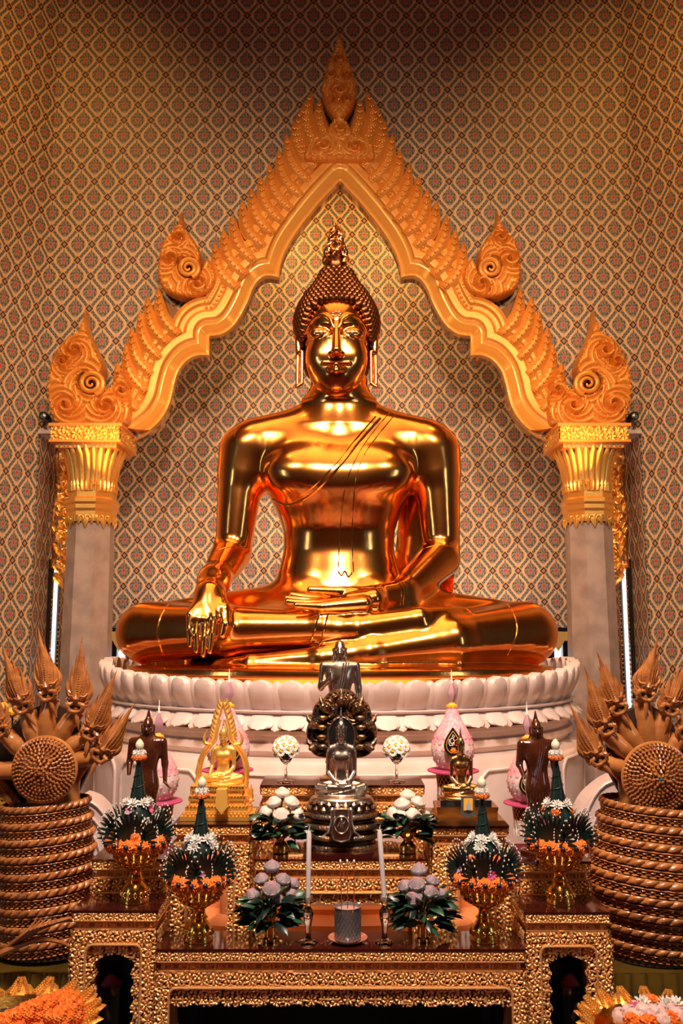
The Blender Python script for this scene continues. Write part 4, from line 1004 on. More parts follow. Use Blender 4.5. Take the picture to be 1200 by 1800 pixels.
table('back', 458, 745, 1380, 3.26, .22, PLZ, 'gilded rear altar table under the standing silver monk and daisy goblets', 'low', seed=21)
# ================================================================ flower and leaf prototypes (mesh data shared by the copies)
def bake(b, name, m):
    me = b.mesh(name); me.materials.append(m); return me
def put(name, me, parent, M):
    o = bpy.data.objects.new(name, me); COL.objects.link(o); o.parent = parent; o.matrix_local = M
    if parent is not None: ORG[o.name] = ORG[parent.name]
    return o
def TR(p, parent): return Matrix.Translation(Vector(p) - ORG[parent.name])
def rotz(d): return Vector(d).normalized().to_track_quat('Z', 'Y').to_matrix().to_4x4()
rn = random.Random(11)
def ruffle(r, n=14, m=9, amp=.16):
    b = MB(); b.sph((0, 0, 0), r, n, m)
    b.v = [tuple(Vector(p) * (1 + amp * (noise.noise(Vector(p) / r * 4.2) + .5 * math.sin(9 * math.atan2(p[1], p[0]) + 14 * p[2] / r)))) for p in b.v]; return b
ME = {}
ME['marigold'] = bake(ruffle(.020, 26, 16, .30).xf(Matrix.Diagonal((1, 1, .8, 1))), 'marigold', M_['marigold'])
b = MB()
for k in range(26):
    a = k * 2.4; el = .15 + 1.2 * (k / 26); d = Vector((math.cos(a) * math.cos(el), math.sin(a) * math.cos(el), math.sin(el))); L_ = .024
    b.blade([d * .003, d * L_ * .6 + Vector((0, 0, .002)), d * L_], [.0025, .004, .001], Vector((0, 0, 1)) + d * -.3, .0015)
ME['mum'] = bake(b, 'chrysanthemum', M_['white'])
def lotus(r, h, layers=3, n=7, openv=.5):
    b = MB(); b.lathe((0, 0, 0), [(.0005, 0), (r * .5, h * .1), (r * .58, h * .4), (r * .4, h * .75), (.0005, h * .97)], 12)
    for L_ in range(layers):
        for k in range(n):
            a = 2 * math.pi * (k + .5 * L_) / n + L_ * .3; d = Vector((math.cos(a), math.sin(a), 0)); q = 1 - L_ * .10; o_ = openv * (L_ / layers)
            P = [d * r * .25, d * r * (.74 + .07 * L_) + Vector((0, 0, h * .20)), d * r * (.84 + .08 * L_) + Vector((0, 0, h * .50)), d * r * (.54 + .15 * L_) + Vector((0, 0, h * .80 * q)), d * r * (.06 + .25 * L_) + Vector((0, 0, h * 1.02 * q))]
            P = [Vector(q_) for q_ in smooth_pl([tuple(q_) for q_ in P], 2)]; W9 = [q_[0] for q_ in smooth_pl([(q_,) for q_ in (r * .15, r * .36, r * .46, r * .36, r * .06)], 2)]
            b.blade(P, W9, d, r * .13, .2)
    return b
ME['bud'] = bake(lotus(.0135, .036, 2, 6, .1), 'lotus_bud', M_['greenbud'])
ME['peony'] = bake(lotus(.0215, .034, 4, 8, .22), 'folded_lotus', M_['cream'])
ME['grey'] = bake(lotus(.0215, .036, 4, 7, .22), 'folded_grey_lotus', M_['greylotus'])
b = MB()
for L_ in range(4):
    for k in range(7):
        a = 2 * math.pi * (k + .5 * L_) / 7 + L_ * .3; d = Vector((math.cos(a), math.sin(a), 0)); q = 1 - L_ * .10; p = d * .0215 * (.08 + .25 * L_) + Vector((0, 0, .036 * 1.0 * q))
        b.sph(p, .0024, 6, 4)
ME['greytip'] = bake(b, 'petal_tips', M_['pinkedge'])
b = MB()
for k in range(16):
    a = 2 * math.pi * k / 16; d = Vector((math.cos(a), math.sin(a), .28)); b.blade([d * .003, d * .014, d * .022], [.002, .0042, .0015], (0, 0, 1), .001)
ME['daisy'] = bake(b, 'daisy_petals', M_['white']); ME['daisyeye'] = bake(MB().sph((0, 0, .004), .0075, 10, 6, (1, 1, .6)), 'daisy_eye', M_['yellow'])
ME['jasmine'] = bake(MB().lathe((0, 0, 0), [(.0005, -.004), (.0026, -.001), (.0028, .003), (.0005, .007)], 6), 'jasmine_bud', M_['white'])
ME['dot'] = bake(MB().sph((0, 0, 0), .0075, 10, 7), 'purple_bead', M_['purple'])
b = MB(); b.blade([(0, 0, 0), (0, .02, .003), (0, .05, .004), (0, .08, 0), (0, .10, -.008)], [.003, .016, .021, .013, .0008], (0, 0, 1), .003, .2); ME['leaf'] = bake(b, 'leaf', M_['leaf'])
b2 = MB(); b2.v, b2.f = b.v, b.f; ME['leafd'] = bake(b2, 'leaf', M_['leafdark'])
b = MB()
for k in range(9):
    a = k * .7; d = Vector((math.cos(a), math.sin(a), .5 + .1 * k)).normalized(); b.blade([(0, 0, 0), d * .012, d * .020], [.002, .006, .002], (0, 0, 1), .002)
ME['pinkf'] = bake(b, 'pink_blossom', M_['pink']); b2 = MB(); b2.v, b2.f = b.v, b.f; ME['mauvef'] = bake(b2, 'mauve_blossom', M_['mauve'])
# ---------------------------------------------------------------- gilded footed bowls with banana-leaf offerings
def bowl(px, pyb, Y, label):
    z = None; p = W(px, pyb, Y); u = mpp(pyb, Y)
    return p, u
def pedestal_bowl(base, s, label, ribbed, group):
    t = thing('footed_bowl', base, label, 'bowl', group); x, y, z = base; B = M_['brass']
    MB().lathe(base, [(.030 * s, 0), (.046 * s, 0), (.047 * s, .006 * s), (.043 * s, .014 * s), (.043 * s, .030 * s), (.038 * s, .046 * s), (.026 * s, .060 * s), (.022 * s, .064 * s)], 40).build('foot', B, t)
    MB().lathe((x, y, z + .064 * s), [(.022 * s, 0), (.029 * s, .006 * s), (.022 * s, .012 * s), (.0185 * s, .022 * s), (.020 * s, .032 * s), (.031 * s, .040 * s)], 32).build('stem', B, t)
    MB().lathe((x, y, z + .104 * s), [(.030 * s, 0), (.055 * s, .014 * s), (.070 * s, .036 * s), (.078 * s, .062 * s), (.083 * s, .066 * s), (.083 * s, .072 * s), (.074 * s, .072 * s), (.060 * s, .045 * s), (.01, .02 * s)], 72, rib=.035, nr=24).build('cup', B, t)
    b = MB()
    for k in range(24):
        a = 2 * math.pi * k / 24
        for r_, zz, q in ((.060, .125, .0050), (.070, .142, .0056), (.077, .158, .0045)): b.sph((x + r_ * s * 1.02 * math.cos(a), y + r_ * s * 1.02 * math.sin(a), z + zz * s), q * s, 6, 4)
    for k in range(14):
        a = 2 * math.pi * k / 14; b.sph((x + .043 * s * math.cos(a), y + .043 * s * math.sin(a), z + .026 * s), .009 * s, 8, 5, (.8, .8, 1.3))
    tag(b.build('chased_ornament', B, t), kind='stuff')
    return t, z + .176 * s
def offering(c, s, cone_h, label, seed, group):
    """conical banana-leaf offering with leaf fans, marigold ring and a bud on top"""
    t = thing('leaf_offering', c, label, 'flower arrangement', group); rr = random.Random(seed); c = Vector(c)
    MB().lathe(c, [(.075 * s, 0), (.078 * s, .006), (.07 * s, .012), (.03 * s, .05 * s), (.002, .06 * s)], 28).build('liner', mat('pale_blue_liner_%d' % seed, (.42, .55, .60), 0, .5), t)
    n = 15      # ring of marigolds each with a purple bead
    for k in range(n):
        a = 2 * math.pi * k / n; d = Vector((math.cos(a), math.sin(a), 0)); p = c + d * .086 * s + Vector((0, 0, .008 * s))
        m = put('marigold', ME['marigold'], t, TR(p, t) @ rotz(d + Vector((0, 0, .25))) @ Matrix.Scale(1.12 * s, 4)); 
        q = put('bead', ME['dot'], m, Matrix.Translation((0, 0, .0175)))
    MB().lathe(c + Vector((0, 0, .03 * s)), [(.052 * s, 0), (.060 * s, .03 * s), (.050 * s, .075 * s), (.030 * s, .11 * s), (.001, .12 * s)], 20).build('leaf_core', M_['leafdark'], t)
    for k in range(6):        # spiky leaf fans, curved outwards
        a = -math.pi / 2 + 2 * math.pi * (k + (.5 if seed % 2 else 0)) / 6; d = Vector((math.cos(a), math.sin(a), 0)); tg = Vector((-d.y, d.x, 0)); b = MB(); tips = []
        o = c + d * .060 * s + Vector((0, 0, .020 * s))
        for j in range(17):
            q = (j - 8) / 8; el = 1.50 * q; L_ = (.105 - .012 * abs(q)) * s
            v = (tg * math.sin(el) + Vector((0, 0, 1)) * math.cos(el) * .98 + d * .26).normalized()
            P = [o, o + v * L_ * .5, o + v * L_ * .85 + d * .004, o + v * L_ + d * .010]; b.blade(P, [.004 * s, .0065 * s, .0042 * s, .0006], d, .0015); tips.append(P[-1])
        b.build('leaf_fan', M_['leafdark'], t); b = MB()
        for i, p in enumerate(tips):
            b.sph(p, .0024 * s, 6, 4, (1, 1, 1.4))
        for j in range(9):    # string of buds down the middle of the fan
            b.sph(o + Vector((0, 0, .012 + j * .0092)) * s + d * (.016 + .004 * math.sin(j)) + tg * .010 * s, .0022 * s, 6, 4, (1, 1, 1.5))
        tag(b.build('jasmine_buds', M_['white'], t), kind='stuff')
    for k in range(12):
        a = 2 * math.pi * (k + .3) / 12; d = Vector((math.cos(a), math.sin(a), 0)); kind = ['mum', 'pinkf', 'marigold', 'mum', 'mauvef', 'marigold'][(k + seed) % 6]
        zz = .035 + .028 * (k % 3) * 1.4; p = c + d * (.072 - .016 * (k % 3)) * s + Vector((0, 0, zz * s))
        put({'mum': 'chrysanthemum', 'pinkf': 'pink_blossom', 'mauvef': 'mauve_blossom', 'marigold': 'marigold'}[kind], ME[kind], t, TR(p, t) @ rotz(d + Vector((0, 0, .3))) @ Matrix.Scale(s * (.8 if kind == 'marigold' else 1), 4))
    for k in range(6):
        a = 2 * math.pi * (k + .25) / 6; d = Vector((math.cos(a), math.sin(a), 0)); p = c + d * .030 * s + Vector((0, 0, .132 * s))
        put('chrysanthemum', ME['mum'], t, TR(p, t) @ rotz(d + Vector((0, 0, .9))) @ Matrix.Scale(s * 1.0, 4))
    H = cone_h; z0 = .10 * s
    MB().lathe(c, [(.034 * s, z0), (.033 * s, z0 + .02), (.020 * s, z0 + H * .5), (.006 * s, z0 + H)], 14).build('leaf_cone', M_['leafdark'], t)
    b = MB(); P = []
    for i in range(60):
        q = i / 59; a = q * 26; P.append(c + Vector((math.cos(a), math.sin(a), 0)) * (.034 - .028 * q) * s * 1.03 + Vector((0, 0, z0 + .02 + q * (H - .02))))
    b.tube(P, .0011, 4); b.build('cone_wrap', M_['leafdark'], t)
    zt = c.z + z0 + H
    for k in range(7):
        a = 2 * math.pi * k / 7; put('marigold', ME['marigold'], t, TR((c.x + .014 * s * math.cos(a), c.y + .014 * s * math.sin(a), zt + .004), t) @ Matrix.Scale(.55 * s, 4))
    for k in range(6):
        a = 2 * math.pi * k / 6; d = Vector((math.cos(a), math.sin(a), .5)); put('crown_blossom', ME['mum'], t, TR((c.x + .010 * s * math.cos(a), c.y + .010 * s * math.sin(a), zt + .018 * s), t) @ rotz(d) @ Matrix.Scale(.62 * s, 4))
    put('lotus_bud', ME['bud'], t, TR((c.x, c.y, zt + .028 * s), t) @ Matrix.Scale(1.02 * s, 4))
    return t
def set_bowl(px, py, Y, s, tip_py, where, ribbed, seed):
    p = W(px, py, Y)
    g = None
    t, zt = pedestal_bowl(p, s, 'gilded footed bowl ' + where, ribbed, 'gilded footed bowls')
    top = ZP(tip_py, Y); H = top - zt - .10 * s - .065 * s
    offering((p.x, p.y, zt + .002), s, H, 'leaf-cone offering with marigolds in the bowl ' + where, seed, 'banana-leaf offerings')
ZS = {k: v for k, v in TOPZ.items()}
def onp(px, key, Y): 
    # pixel row where a thing standing on table key at distance Y has its foot
    h = ZS[key] + .001 - EYE; v = FPX * (h * CT - Y * ST) / (Y * CT + h * ST); return 900 - v
for px, key, Y, s, tip, wh, sd in ((349, 'front', 2.775, .92, 1366, 'on the front table, at its left end', 1), (852, 'front', 2.775, .92, 1366, 'on the front table, at its right end', 4),
                                 (237, 'fl', 2.83, .92, 1300, 'on the front left corner table', 2), (985, 'fr', 2.83, .92, 1300, 'on the front right corner table', 3)):
    set_bowl(px, onp(px, key, Y), Y, s, tip, wh, True, sd)
# ---------------------------------------------------------------- lotus bouquets
def bouquet(px, key, Y, heads, hw_, kind, vase_h, vase_w, label, vlabel, lv, seed, vm):
    py = onp(px, key, Y); c = W(px, py, Y); u = mpp(py, Y); rr = random.Random(seed)
    v = thing('flower_vase', c, vlabel, 'vase', 'gilt vases'); h, w_ = vase_h * u, vase_w * u
    if kind == 'grey':
        MB().lathe(c, [(w_ * .8, 0), (w_, 0), (w_, h * .10), (w_ * .72, h * .16), (w_ * .74, h * .5), (w_ * .95, h * .55), (w_ * .95, h * .60), (w_ * .6, h * .66)], 28).build('foot', vm, v)
        MB().lathe((c.x, c.y, c.z + h * .66), [(w_ * .5, 0), (w_ * .55, h * .1), (w_ * .85, h * .3), (w_ * .8, h * .38), (w_ * .5, h * .38)], 28).build('neck', vm, v)
    else:
        MB().lathe(c, [(w_ * .9, 0), (w_, h * .02), (w_ * 1.0, h * .25), (w_ * .7, h * .42), (w_ * .45, h * .50), (w_ * .5, h * .56)], 28).build('foot', vm, v)
        MB().lathe((c.x, c.y, c.z + h * .56), [(w_ * .45, 0), (w_ * 1.0, h * .18), (w_ * 1.1, h * .38), (w_ * 1.15, h * .44), (w_ * .7, h * .44)], 28, rib=.04, nr=14).build('cup', vm, v)
    t = thing('flower_bouquet', c + Vector((0, 0, h)), label, 'bouquet', 'lotus bouquets'); top = c + Vector((0, 0, h * .9))
    me = ME['grey'] if kind == 'grey' else ME['peony']
    for (x, y, dY, sc) in heads:
        p = W(x, y, Y + dY); d = (p - top).normalized() + Vector((0, -.35, .15)); sg = sc * u * (.92 if kind == 'grey' else .80) / .00165
        o = put('lotus_flower', me, t, TR(p - d.normalized() * .018 * sg, t) @ rotz(d) @ Matrix.Scale(sg, 4))
        if kind == 'grey': put('petal_tips', ME['greytip'], o, Matrix())
        MB().tube([top, (top + p) / 2 + Vector((0, 0, .01)), p - d.normalized() * .015], .003, 6).build('stem', M_['leaf'], t)
    for k in range(lv):
        a = rr.random() * 6.28; el = rr.uniform(-.5, .9); d = Vector((math.cos(a), math.sin(a) * .55, math.sin(el))); q = top + Vector((d.x * hw_ * u * .50, d.y * hw_ * u * .5, rr.uniform(-.30, .50) * hw_ * u))
        M = TR(q, t) @ Vector((d.x, d.y, d.z * .6)).to_track_quat('Y', 'Z').to_matrix().to_4x4() @ Matrix.Rotation(rr.uniform(-.8, .8), 4, 'Y') @ Matrix.Scale(rr.uniform(.34, .58) * u * hw_ / .075, 4)
        put('leaf', ME['leaf'] if rr.random() < .35 else ME['leafd'], t, M)
    return t
G1 = [(478, 1522, .02, 1.05), (459, 1544, .0, .95), (498, 1545, .0, 1.0), (516, 1552, .03, .9), (443, 1573, .0, 1.1), (477, 1562, -.03, 1.15), (512, 1572, .01, .95), (492, 1580, .0, .8)]
bouquet(475, 'front', 2.77, G1, 56, 'grey', 48, 14, 'grey-pink folded lotus bouquet left of the incense pot', 'small gilt vase left of the incense pot', 130, 5, M_['brass'])
G2 = [(736, 1528, .02, 1.1), (711, 1556, .0, .95), (732, 1553, -.02, 1.1), (760, 1547, .0, .9), (727, 1577, -.03, 1.1), (757, 1567, -.02, 1.05), (778, 1572, .02, .95), (765, 1590, .03, .7)]
bouquet(743, 'front', 2.77, G2, 58, 'grey', 48, 13, 'grey-pink folded lotus bouquet right of the incense pot', 'small gilt vase right of the incense pot', 130, 6, M_['brass'])
G3 = [(496, 1392, .02, 1.1), (481, 1408, .0, 1.1), (513, 1408, .0, 1.15), (466, 1426, .0, 1.2), (494, 1430, -.02, 1.2), (524, 1430, .0, 1.2)]
bouquet(493, 'mid', 3.02, G3, 50, 'white', 40, 14, 'cream white folded lotus bouquet left of the naga-hooded Buddha', 'gilt vase left of the naga-hooded Buddha', 110, 7, M_['brass'])
G4 = [(716, 1396, .02, 1.15), (706, 1411, .0, 1.2), (735, 1408, .0, 1.1), (690, 1428, .0, 1.25), (701, 1432, -.02, 1.0), (727, 1430, -.01, 1.25), (748, 1434, .02, 1.1)]
bouquet(716, 'mid', 3.02, G4, 50, 'white', 40, 15, 'cream white folded lotus bouquet right of the naga-hooded Buddha', 'gilt ribbed vase right of the naga-hooded Buddha', 110, 8, M_['brass'])
# daisies in glass goblets
for px, nm in ((502, 'left'), (697, 'right')):
    Y = 3.33; py = onp(px, 'back', Y); c = W(px, py, Y); u = mpp(py, Y)
    g = thing('glass_goblet', c, 'stemmed clear glass goblet on the rear table, %s of the monk statue' % nm, 'goblet', 'daisy goblets')
    MB().lathe(c, [(15 * u, 0), (15 * u, .002), (4 * u, 3 * u), (2 * u, 8 * u), (3 * u, 14 * u), (2 * u, 20 * u), (2.4 * u, 29 * u), (8 * u, 34 * u), (13 * u, 42 * u), (14.5 * u, 51 * u), (13.6 * u, 51 * u), (12 * u, 42 * u), (6 * u, 35.5 * u), (.2 * u, 34 * u)], 32).build('goblet_body', M_['glass'], g)
    t = thing('daisy_posy', c + Vector((0, 0, 48 * u)), 'round posy of white daisies with yellow eyes, %s of the monk statue' % nm, 'bouquet', 'daisy posies')
    cc = c + Vector((0, 0, 55 * u)); MB().sph(cc, 17 * u, 12, 8).build('foliage', M_['leafdark'], t)
    for k in range(34):
        q = (k + .5) / 34; el = math.asin(1 - q * 1.25); a = k * 2.39996; d = Vector((math.cos(el) * math.cos(a), math.cos(el) * math.sin(a), math.sin(el)))
        o = put('daisy', ME['daisy'], t, TR(cc + d * 21 * u, t) @ rotz(d) @ Matrix.Scale(u * 7.8 / .020, 4)); put('flower_eye', ME['daisyeye'], o, Matrix())
    MB().tube([cc, c + Vector((0, 0, 36 * u))], 6 * u, 8).build('stems', M_['leafdark'], t)
# ---------------------------------------------------------------- candles, incense
for px, tip, lean, nm in ((541, 1452, (543, 1452), 'left'), (676, 1452, (667, 1450), 'right')):
    Y = 2.745; py = onp(px, 'front', Y); c = W(px, py, Y); u = mpp(py, Y)
    g = thing('candlestick', c, 'clear crystal candlestick %s of the incense pot' % nm, 'candlestick', 'crystal candlesticks')
    MB().lathe(c, [(17 * u, 0), (17 * u, 2.5 * u), (9 * u, 5 * u), (5.5 * u, 9 * u)], 8).build('foot', M_['glass'], g, False)
    MB().lathe((c.x, c.y, c.z + 9 * u), [(5.5 * u, 0), (4.5 * u, 8 * u), (6 * u, 22 * u), (9 * u, 36 * u), (9.5 * u, 44 * u), (6 * u, 51 * u), (3.5 * u, 53 * u), (4.5 * u, 56 * u)], 10).build('stem', M_['glass'], g, False)
    MB().lathe((c.x, c.y, c.z + 65 * u), [(4.5 * u, 0), (7.5 * u, 3 * u), (8.5 * u, 17 * u), (6 * u, 17 * u), (5 * u, 5 * u), (.3 * u, 4 * u)], 24).build('socket', M_['glass'], g)
    c1 = c + Vector((0, 0, 70 * u)); top = W(lean[0], lean[1] + 14, Y); k = thing('candle', c1, 'white taper candle in the %s crystal candlestick' % nm, 'candle', 'white taper candles')
    MB().tube([c1, (c1 + top) / 2, top, top + Vector((.1 * u, 0, 5 * u))], [4.2 * u, 4.4 * u, 4.4 * u, 2.2 * u], 14).build('wax', M_['wax'], k)
    MB().tube([top + Vector((0, 0, 4 * u)), top + Vector((0, 0, 9 * u)), top + Vector((1.5 * u, 0, 14 * u))], [1.1 * u, .9 * u, .5 * u], 6).build('wick', M_['wax'], k)
Y = 2.765; py = onp(611, 'front', Y); c = W(611, py, Y); u = mpp(py, Y)
g = thing('saucer', c, 'shallow pinkish glass saucer under the incense pot', 'saucer'); MB().lathe(c, [(22 * u, 0), (24 * u, .5 * u), (34 * u, 6 * u), (34.5 * u, 7 * u), (23 * u, 2 * u), (.2 * u, 1.5 * u)], 40).build('dish', mat('pink_saucer', (.45, .16, .10), 0, .15, coat=.6), g)
c = c + Vector((0, 0, 2.4 * u)); g = thing('incense_pot', c, 'cut-glass incense pot with crosshatched sides between the candlesticks', 'pot')
MB().lathe(c, [(20 * u, 0), (22 * u, 1.5 * u), (23.5 * u, 54 * u), (24.5 * u, 56 * u), (22 * u, 56 * u), (21.5 * u, 50 * u), (.2 * u, 50 * u)], 48).build('pot_wall', mat('smoky_glass_pot', (.20, .19, .19), .3, .14, coat=.8), g)
b = MB()
for s in (-1, 1):
    for k in range(22):
        P = []
        for i in range(9):
            q = i / 8; a = 2 * math.pi * k / 22 + s * q * 1.1; r = (22.6 + 1.2 * q) * u; P.append((c.x + r * math.cos(a), c.y + r * math.sin(a), c.z + (4 + 44 * q) * u))
        b.tube(P, .35 * u, 4)
b.build('crosshatch', M_['metalgrey'], g)
MB().lathe((c.x, c.y, c.z + 50 * u), [(.2 * u, 2.0 * u), (21 * u, 1 * u), (21.3 * u, .2 * u)], 32).build('ash', mat('incense_ash', (.38, .22, .20), 0, .9), g)
for k, (x, nm) in enumerate(((598, 'leftmost'), (610, 'middle'), (622, 'rightmost'))):
    tp = W(x, 1514, Y + .0); bt = Vector((c.x + (x - 610) * .9 * u, Y, c.z + 50.5 * u)); t = thing('incense_stick', bt, 'thin dark red incense stick with burnt tip, %s of three in the pot' % nm, 'incense')
    MB().tube([bt, tp], .0014, 6).build('stick', M_['red'], t); MB().sph(tp, .0032, 8, 6, (1, 1, 1.8)).build('ash_tip', M_['white'], t)
# ================================================================ carved wooden nagas
def naga(sgn, cx, cy, rd, heads, coils, Y, label, jewel):
    c0 = W(cx, cy, Y - .10); u = mpp(cy, Y)
    zb_ = coils[-1][0]
    base = W(cx, zb_, Y); t = thing('naga_carving', base, label, 'carving')
    wd, ws = M_['wood'], M_['woodsm']
    # coils of the body, one part each
    for i in range(len(coils) - 1):
        y0, r0 = coils[i]; y1, r1 = coils[i + 1]; z0, z1 = ZP(y0, Y - .18), ZP(y1, Y - .18); cc = W(cx, y0, Y); rows = []; nT = 360; nV = 20
        for j in range(nV + 1):
            v = j / nV; row = []
            for k in range(nT):
                a = 2 * math.pi * k / nT
                r = (r0 + (r1 - r0) * v) * u
                if v < .45: q = v / .45; s_ = (a * 32 / (2 * math.pi) * 1.0 + q * .7) % 1; d = .008 * math.sin(q * math.pi) ** .6 + .012 * (s_ * (1 - s_) * 4) ** .5
                elif v < .62: q = (v - .45) / .17; s_ = (a * 60 / (2 * math.pi) + q * .5) % 1; d = .013 * math.sin(q * math.pi) + .003 * s_ - .002
                else: q = (v - .62) / .38; s_ = (a * 48 / (2 * math.pi) + .5 * int(q * 2.99)) % 1; s2 = (q * 3) % 1; d = -.006 * math.sin(q * math.pi) ** .5 + .016 * abs(math.sin(s_ * math.pi)) ** .7 * math.sin(s2 * math.pi)
                R_ = r + d - .005
                x = cc.x + R_ * math.cos(a); row.append((x, Y + R_ * math.sin(a) * .85, z0 + (z1 - z0) * v - sgn * (x - cc.x) * .08))
            row.append(row[0]); rows.append(row)
        MB().grid([r_[::-1] for r_ in rows]).build('coil', wd, t)
    MB().lathe((cc.x, Y, ZP(coils[-1][0], Y - .18)), [(coils[-1][1] * u * .97, -.01), (coils[0][1] * u * .9, ZP(coils[0][0], Y - .18) - ZP(coils[-1][0], Y - .18) - .01), (.01, ZP(coils[0][0], Y - .18) - ZP(coils[-1][0], Y - .18))], 40, sy=.85).build('coil_core', M_['darkwood'], t)
    # chest and hood
    yb = coils[0][0]
    P = [(cx - rd * .95, yb + 4), (cx + rd * .95, yb + 4), (cx + rd * .85, cy + rd * .55), (cx + rd * 1.0, cy), (cx, cy - rd), (cx - rd * 1.0, cy), (cx - rd * .85, cy + rd * .55)]
    b = MB(); z0, z1 = ZP(yb + 6, Y), c0.z
    b.lathe((c0.x, Y, z0), [(rd * .95 * u, 0), (rd * .90 * u, .03), (rd * .84 * u, (z1 - z0) * .5), (rd * .9 * u, z1 - z0), (rd * .5 * u, z1 - z0 + rd * u), (.01, z1 - z0 + rd * 1.05 * u)], 40, sy=.42); b.build('chest', ws, t)
    hood = []; hd = sorted(heads, key=lambda h: -sgn * 0 + h[0])
    hs = sorted(heads, key=lambda h: math.atan2(h[0] - cx, cy - h[1]))
    O = [(cx - rd * .8, yb)] + [(cx + (h[0] - cx) * .92, cy + (h[1] - cy) * .92) for h in hs] + [(cx + rd * .8, yb)]
    O = [(W(*p, Y + .03).x, W(*p, Y + .03).z) for p in O]; MB().prism(O, Y + .02, Y + .05).build('hood_plate', M_['darkwood'], t, False)
    for e in (0, -1):    # scaly rope edge along the outer side of the hood
        a, b_ = (O[0], O[1]) if e == 0 else (O[-1], O[-2]); b = MB(); n = 26
        for k in range(n):
            q = k / (n - 1); x = a[0] + (b_[0] - a[0]) * q + (.02 if e else -.02) * math.sin(q * math.pi) * -1; z = a[1] + (b_[1] - a[1]) * q; d = Vector((b_[0] - a[0], 0, b_[1] - a[1])).normalized(); s_ = Vector((-d.z, 0, d.x)) * (1 if e else -1)
            p = Vector((x, Y, z)); b.blade([p, p + (d * .6 - s_ * -.6) * .016, p + (d * .5 - s_ * -.9) * .034], [.008, .010, .001], (0, -1, 0), .010)
            b.sph(p + Vector((0, -.008, 0)), .012, 6, 5)
        b.build('hood_border', wd, t)
    # disc of radiating scales
    d = MB(); d.lathe((0, 0, 0), [(rd * u, 0), (rd * u, .012), (rd * .93 * u, .016), (rd * .5 * u, .030), (.001, .042)], 56); q = Matrix.Translation(c0) @ Vector((0, -1, 0)).to_track_quat('Z', 'Y').to_matrix().to_4x4() @ Matrix.Rotation(0, 4, 'X')
    d.xf(q); disc = d.build('disc', wd, t); d = MB(); nr = 9
    for j in range(nr):
        r0 = rd * u * (j + .15) / nr * .96; n = max(6, int(2 * math.pi * r0 / .0115)); h = .046 - .032 * (j / nr)
        for k in range(n):
            a = 2 * math.pi * (k + .5 * (j % 2)) / n + .13 * j; v = Vector((math.cos(a), math.sin(a), 0)); L_ = rd * u / nr * 1.5
            d.blade([v * r0 + Vector((0, 0, h - .004)), v * (r0 + L_ * .5) + Vector((0, 0, h + .006)), v * (r0 + L_ * .95) + Vector((0, 0, h + .002))], [.003, .0052, .001], (0, 0, 1), .005)
    d.xf(q); tag(d.build('disc_scales', wd, disc), kind='stuff')
    d = MB(); d.tube([(rd * u * math.cos(a), rd * u * math.sin(a), .010) for a in [2 * math.pi * i / 48 for i in range(49)]], .007, 8); d.xf(q); d.build('disc_rim', ws, disc)
    if jewel: d = MB().lathe((0, 0, .044), [(.009, 0), (.009, .004), (.006, .008), (.001, .010)], 12).xf(q); d.build('jewel', mat('blue_jewel', (.03, .25, .32), .3, .05), disc)
    # necks and heads
    for i, (jx, jy, tx, ty) in enumerate(heads):
        J = W(jx, jy, Y - .07); T = W(tx, ty, Y - .09); ax = (T - J); L_ = ax.length; ax.normalize()
        a = Vector((jx - cx, 0, cy - jy)).normalized(); s0 = W(cx, cy, Y - .02) + a * rd * .55 * u
        mid = (s0 * .45 + J * .55) + Vector((-a.z, 0, a.x)) * .006; P = [Vector(p) for p in smooth_pl([tuple(s0), tuple(mid), tuple(J - ax * .012 + Vector((0, .02, 0)))], 8)]
        MB().tube(P, [(17.5 - 3.5 * k / (len(P) - 1)) * u * (1 - .05 * (k % 3 == 0)) for k in range(len(P))], 16).build('neck', ws, t)
        head = MB(); S = ax.cross(Vector((0, -1, 0))).normalized(); Fw = Vector((0, -1, 0)); Fw = (Fw - ax * Fw.dot(ax)).normalized()
        f = lambda x, y, z: J + S * x * u + Fw * y * u + ax * z * u
        head.sph((0, 0, 0), 1, 16, 10); 
        head.v = [tuple(f(p[0] * 15, p[1] * 10 + 2, p[2] * 13 - 1)) for p in head.v]
        k0 = len(head.v); head.sph((0, 0, 0), 1, 14, 8); head.v[k0:] = [tuple(f(p[0] * 13, p[1] * 11 + 2, p[2] * 9 + 15)) for p in head.v[k0:]]
        h = head.build('head', wd, t)
        b = MB(); lp = [f(14 * math.cos(q), 12 + 2 * math.cos(2 * q), 1 + 7.5 * math.sin(q) + (3 if abs(math.cos(q)) > .8 else 0)) for q in [2 * math.pi * k / 28 for k in range(29)]]
        b.tube(lp, [3.6 * u * (1 + .12 * (k % 2)) for k in range(29)], 8); b.build('lips', wd, h)
        MB().grid([[f(r_ * 12 * math.cos(q), 11.5, 1.5 + r_ * 6 * math.sin(q)) for q in [2 * math.pi * k / 16 for k in range(17)]] for r_ in (.01, 1)]).build('mouth', M_['darkwood'], h)
        b = MB()
        for k in range(7): b.blade([f(-8 + k * 2.7, 12.2, 6.5), f(-8 + k * 2.7, 12.6, 3.5)], [1.0 * u, .2 * u], Fw, .8 * u)
        b.build('teeth', wd, h)
        b = MB()
        for s in (-1, 1):
            b.sph(f(s * 7, 12, 17), 3.1 * u, 8, 6); b.tube([f(s * 2, 13, 14), f(s * 7, 14.5, 21), f(s * 13, 10, 20), f(s * 18, 5, 26)], [1.8 * u, 2.2 * u, 2 * u, .4 * u], 6)
        b.build('brows', wd, h)
        MB().blade([f(0, 13, 10), f(0, 18, 17), f(0, 15, 26)], [4 * u, 4.5 * u, .4 * u], Fw, 3 * u).build('nose_horn', wd, h)
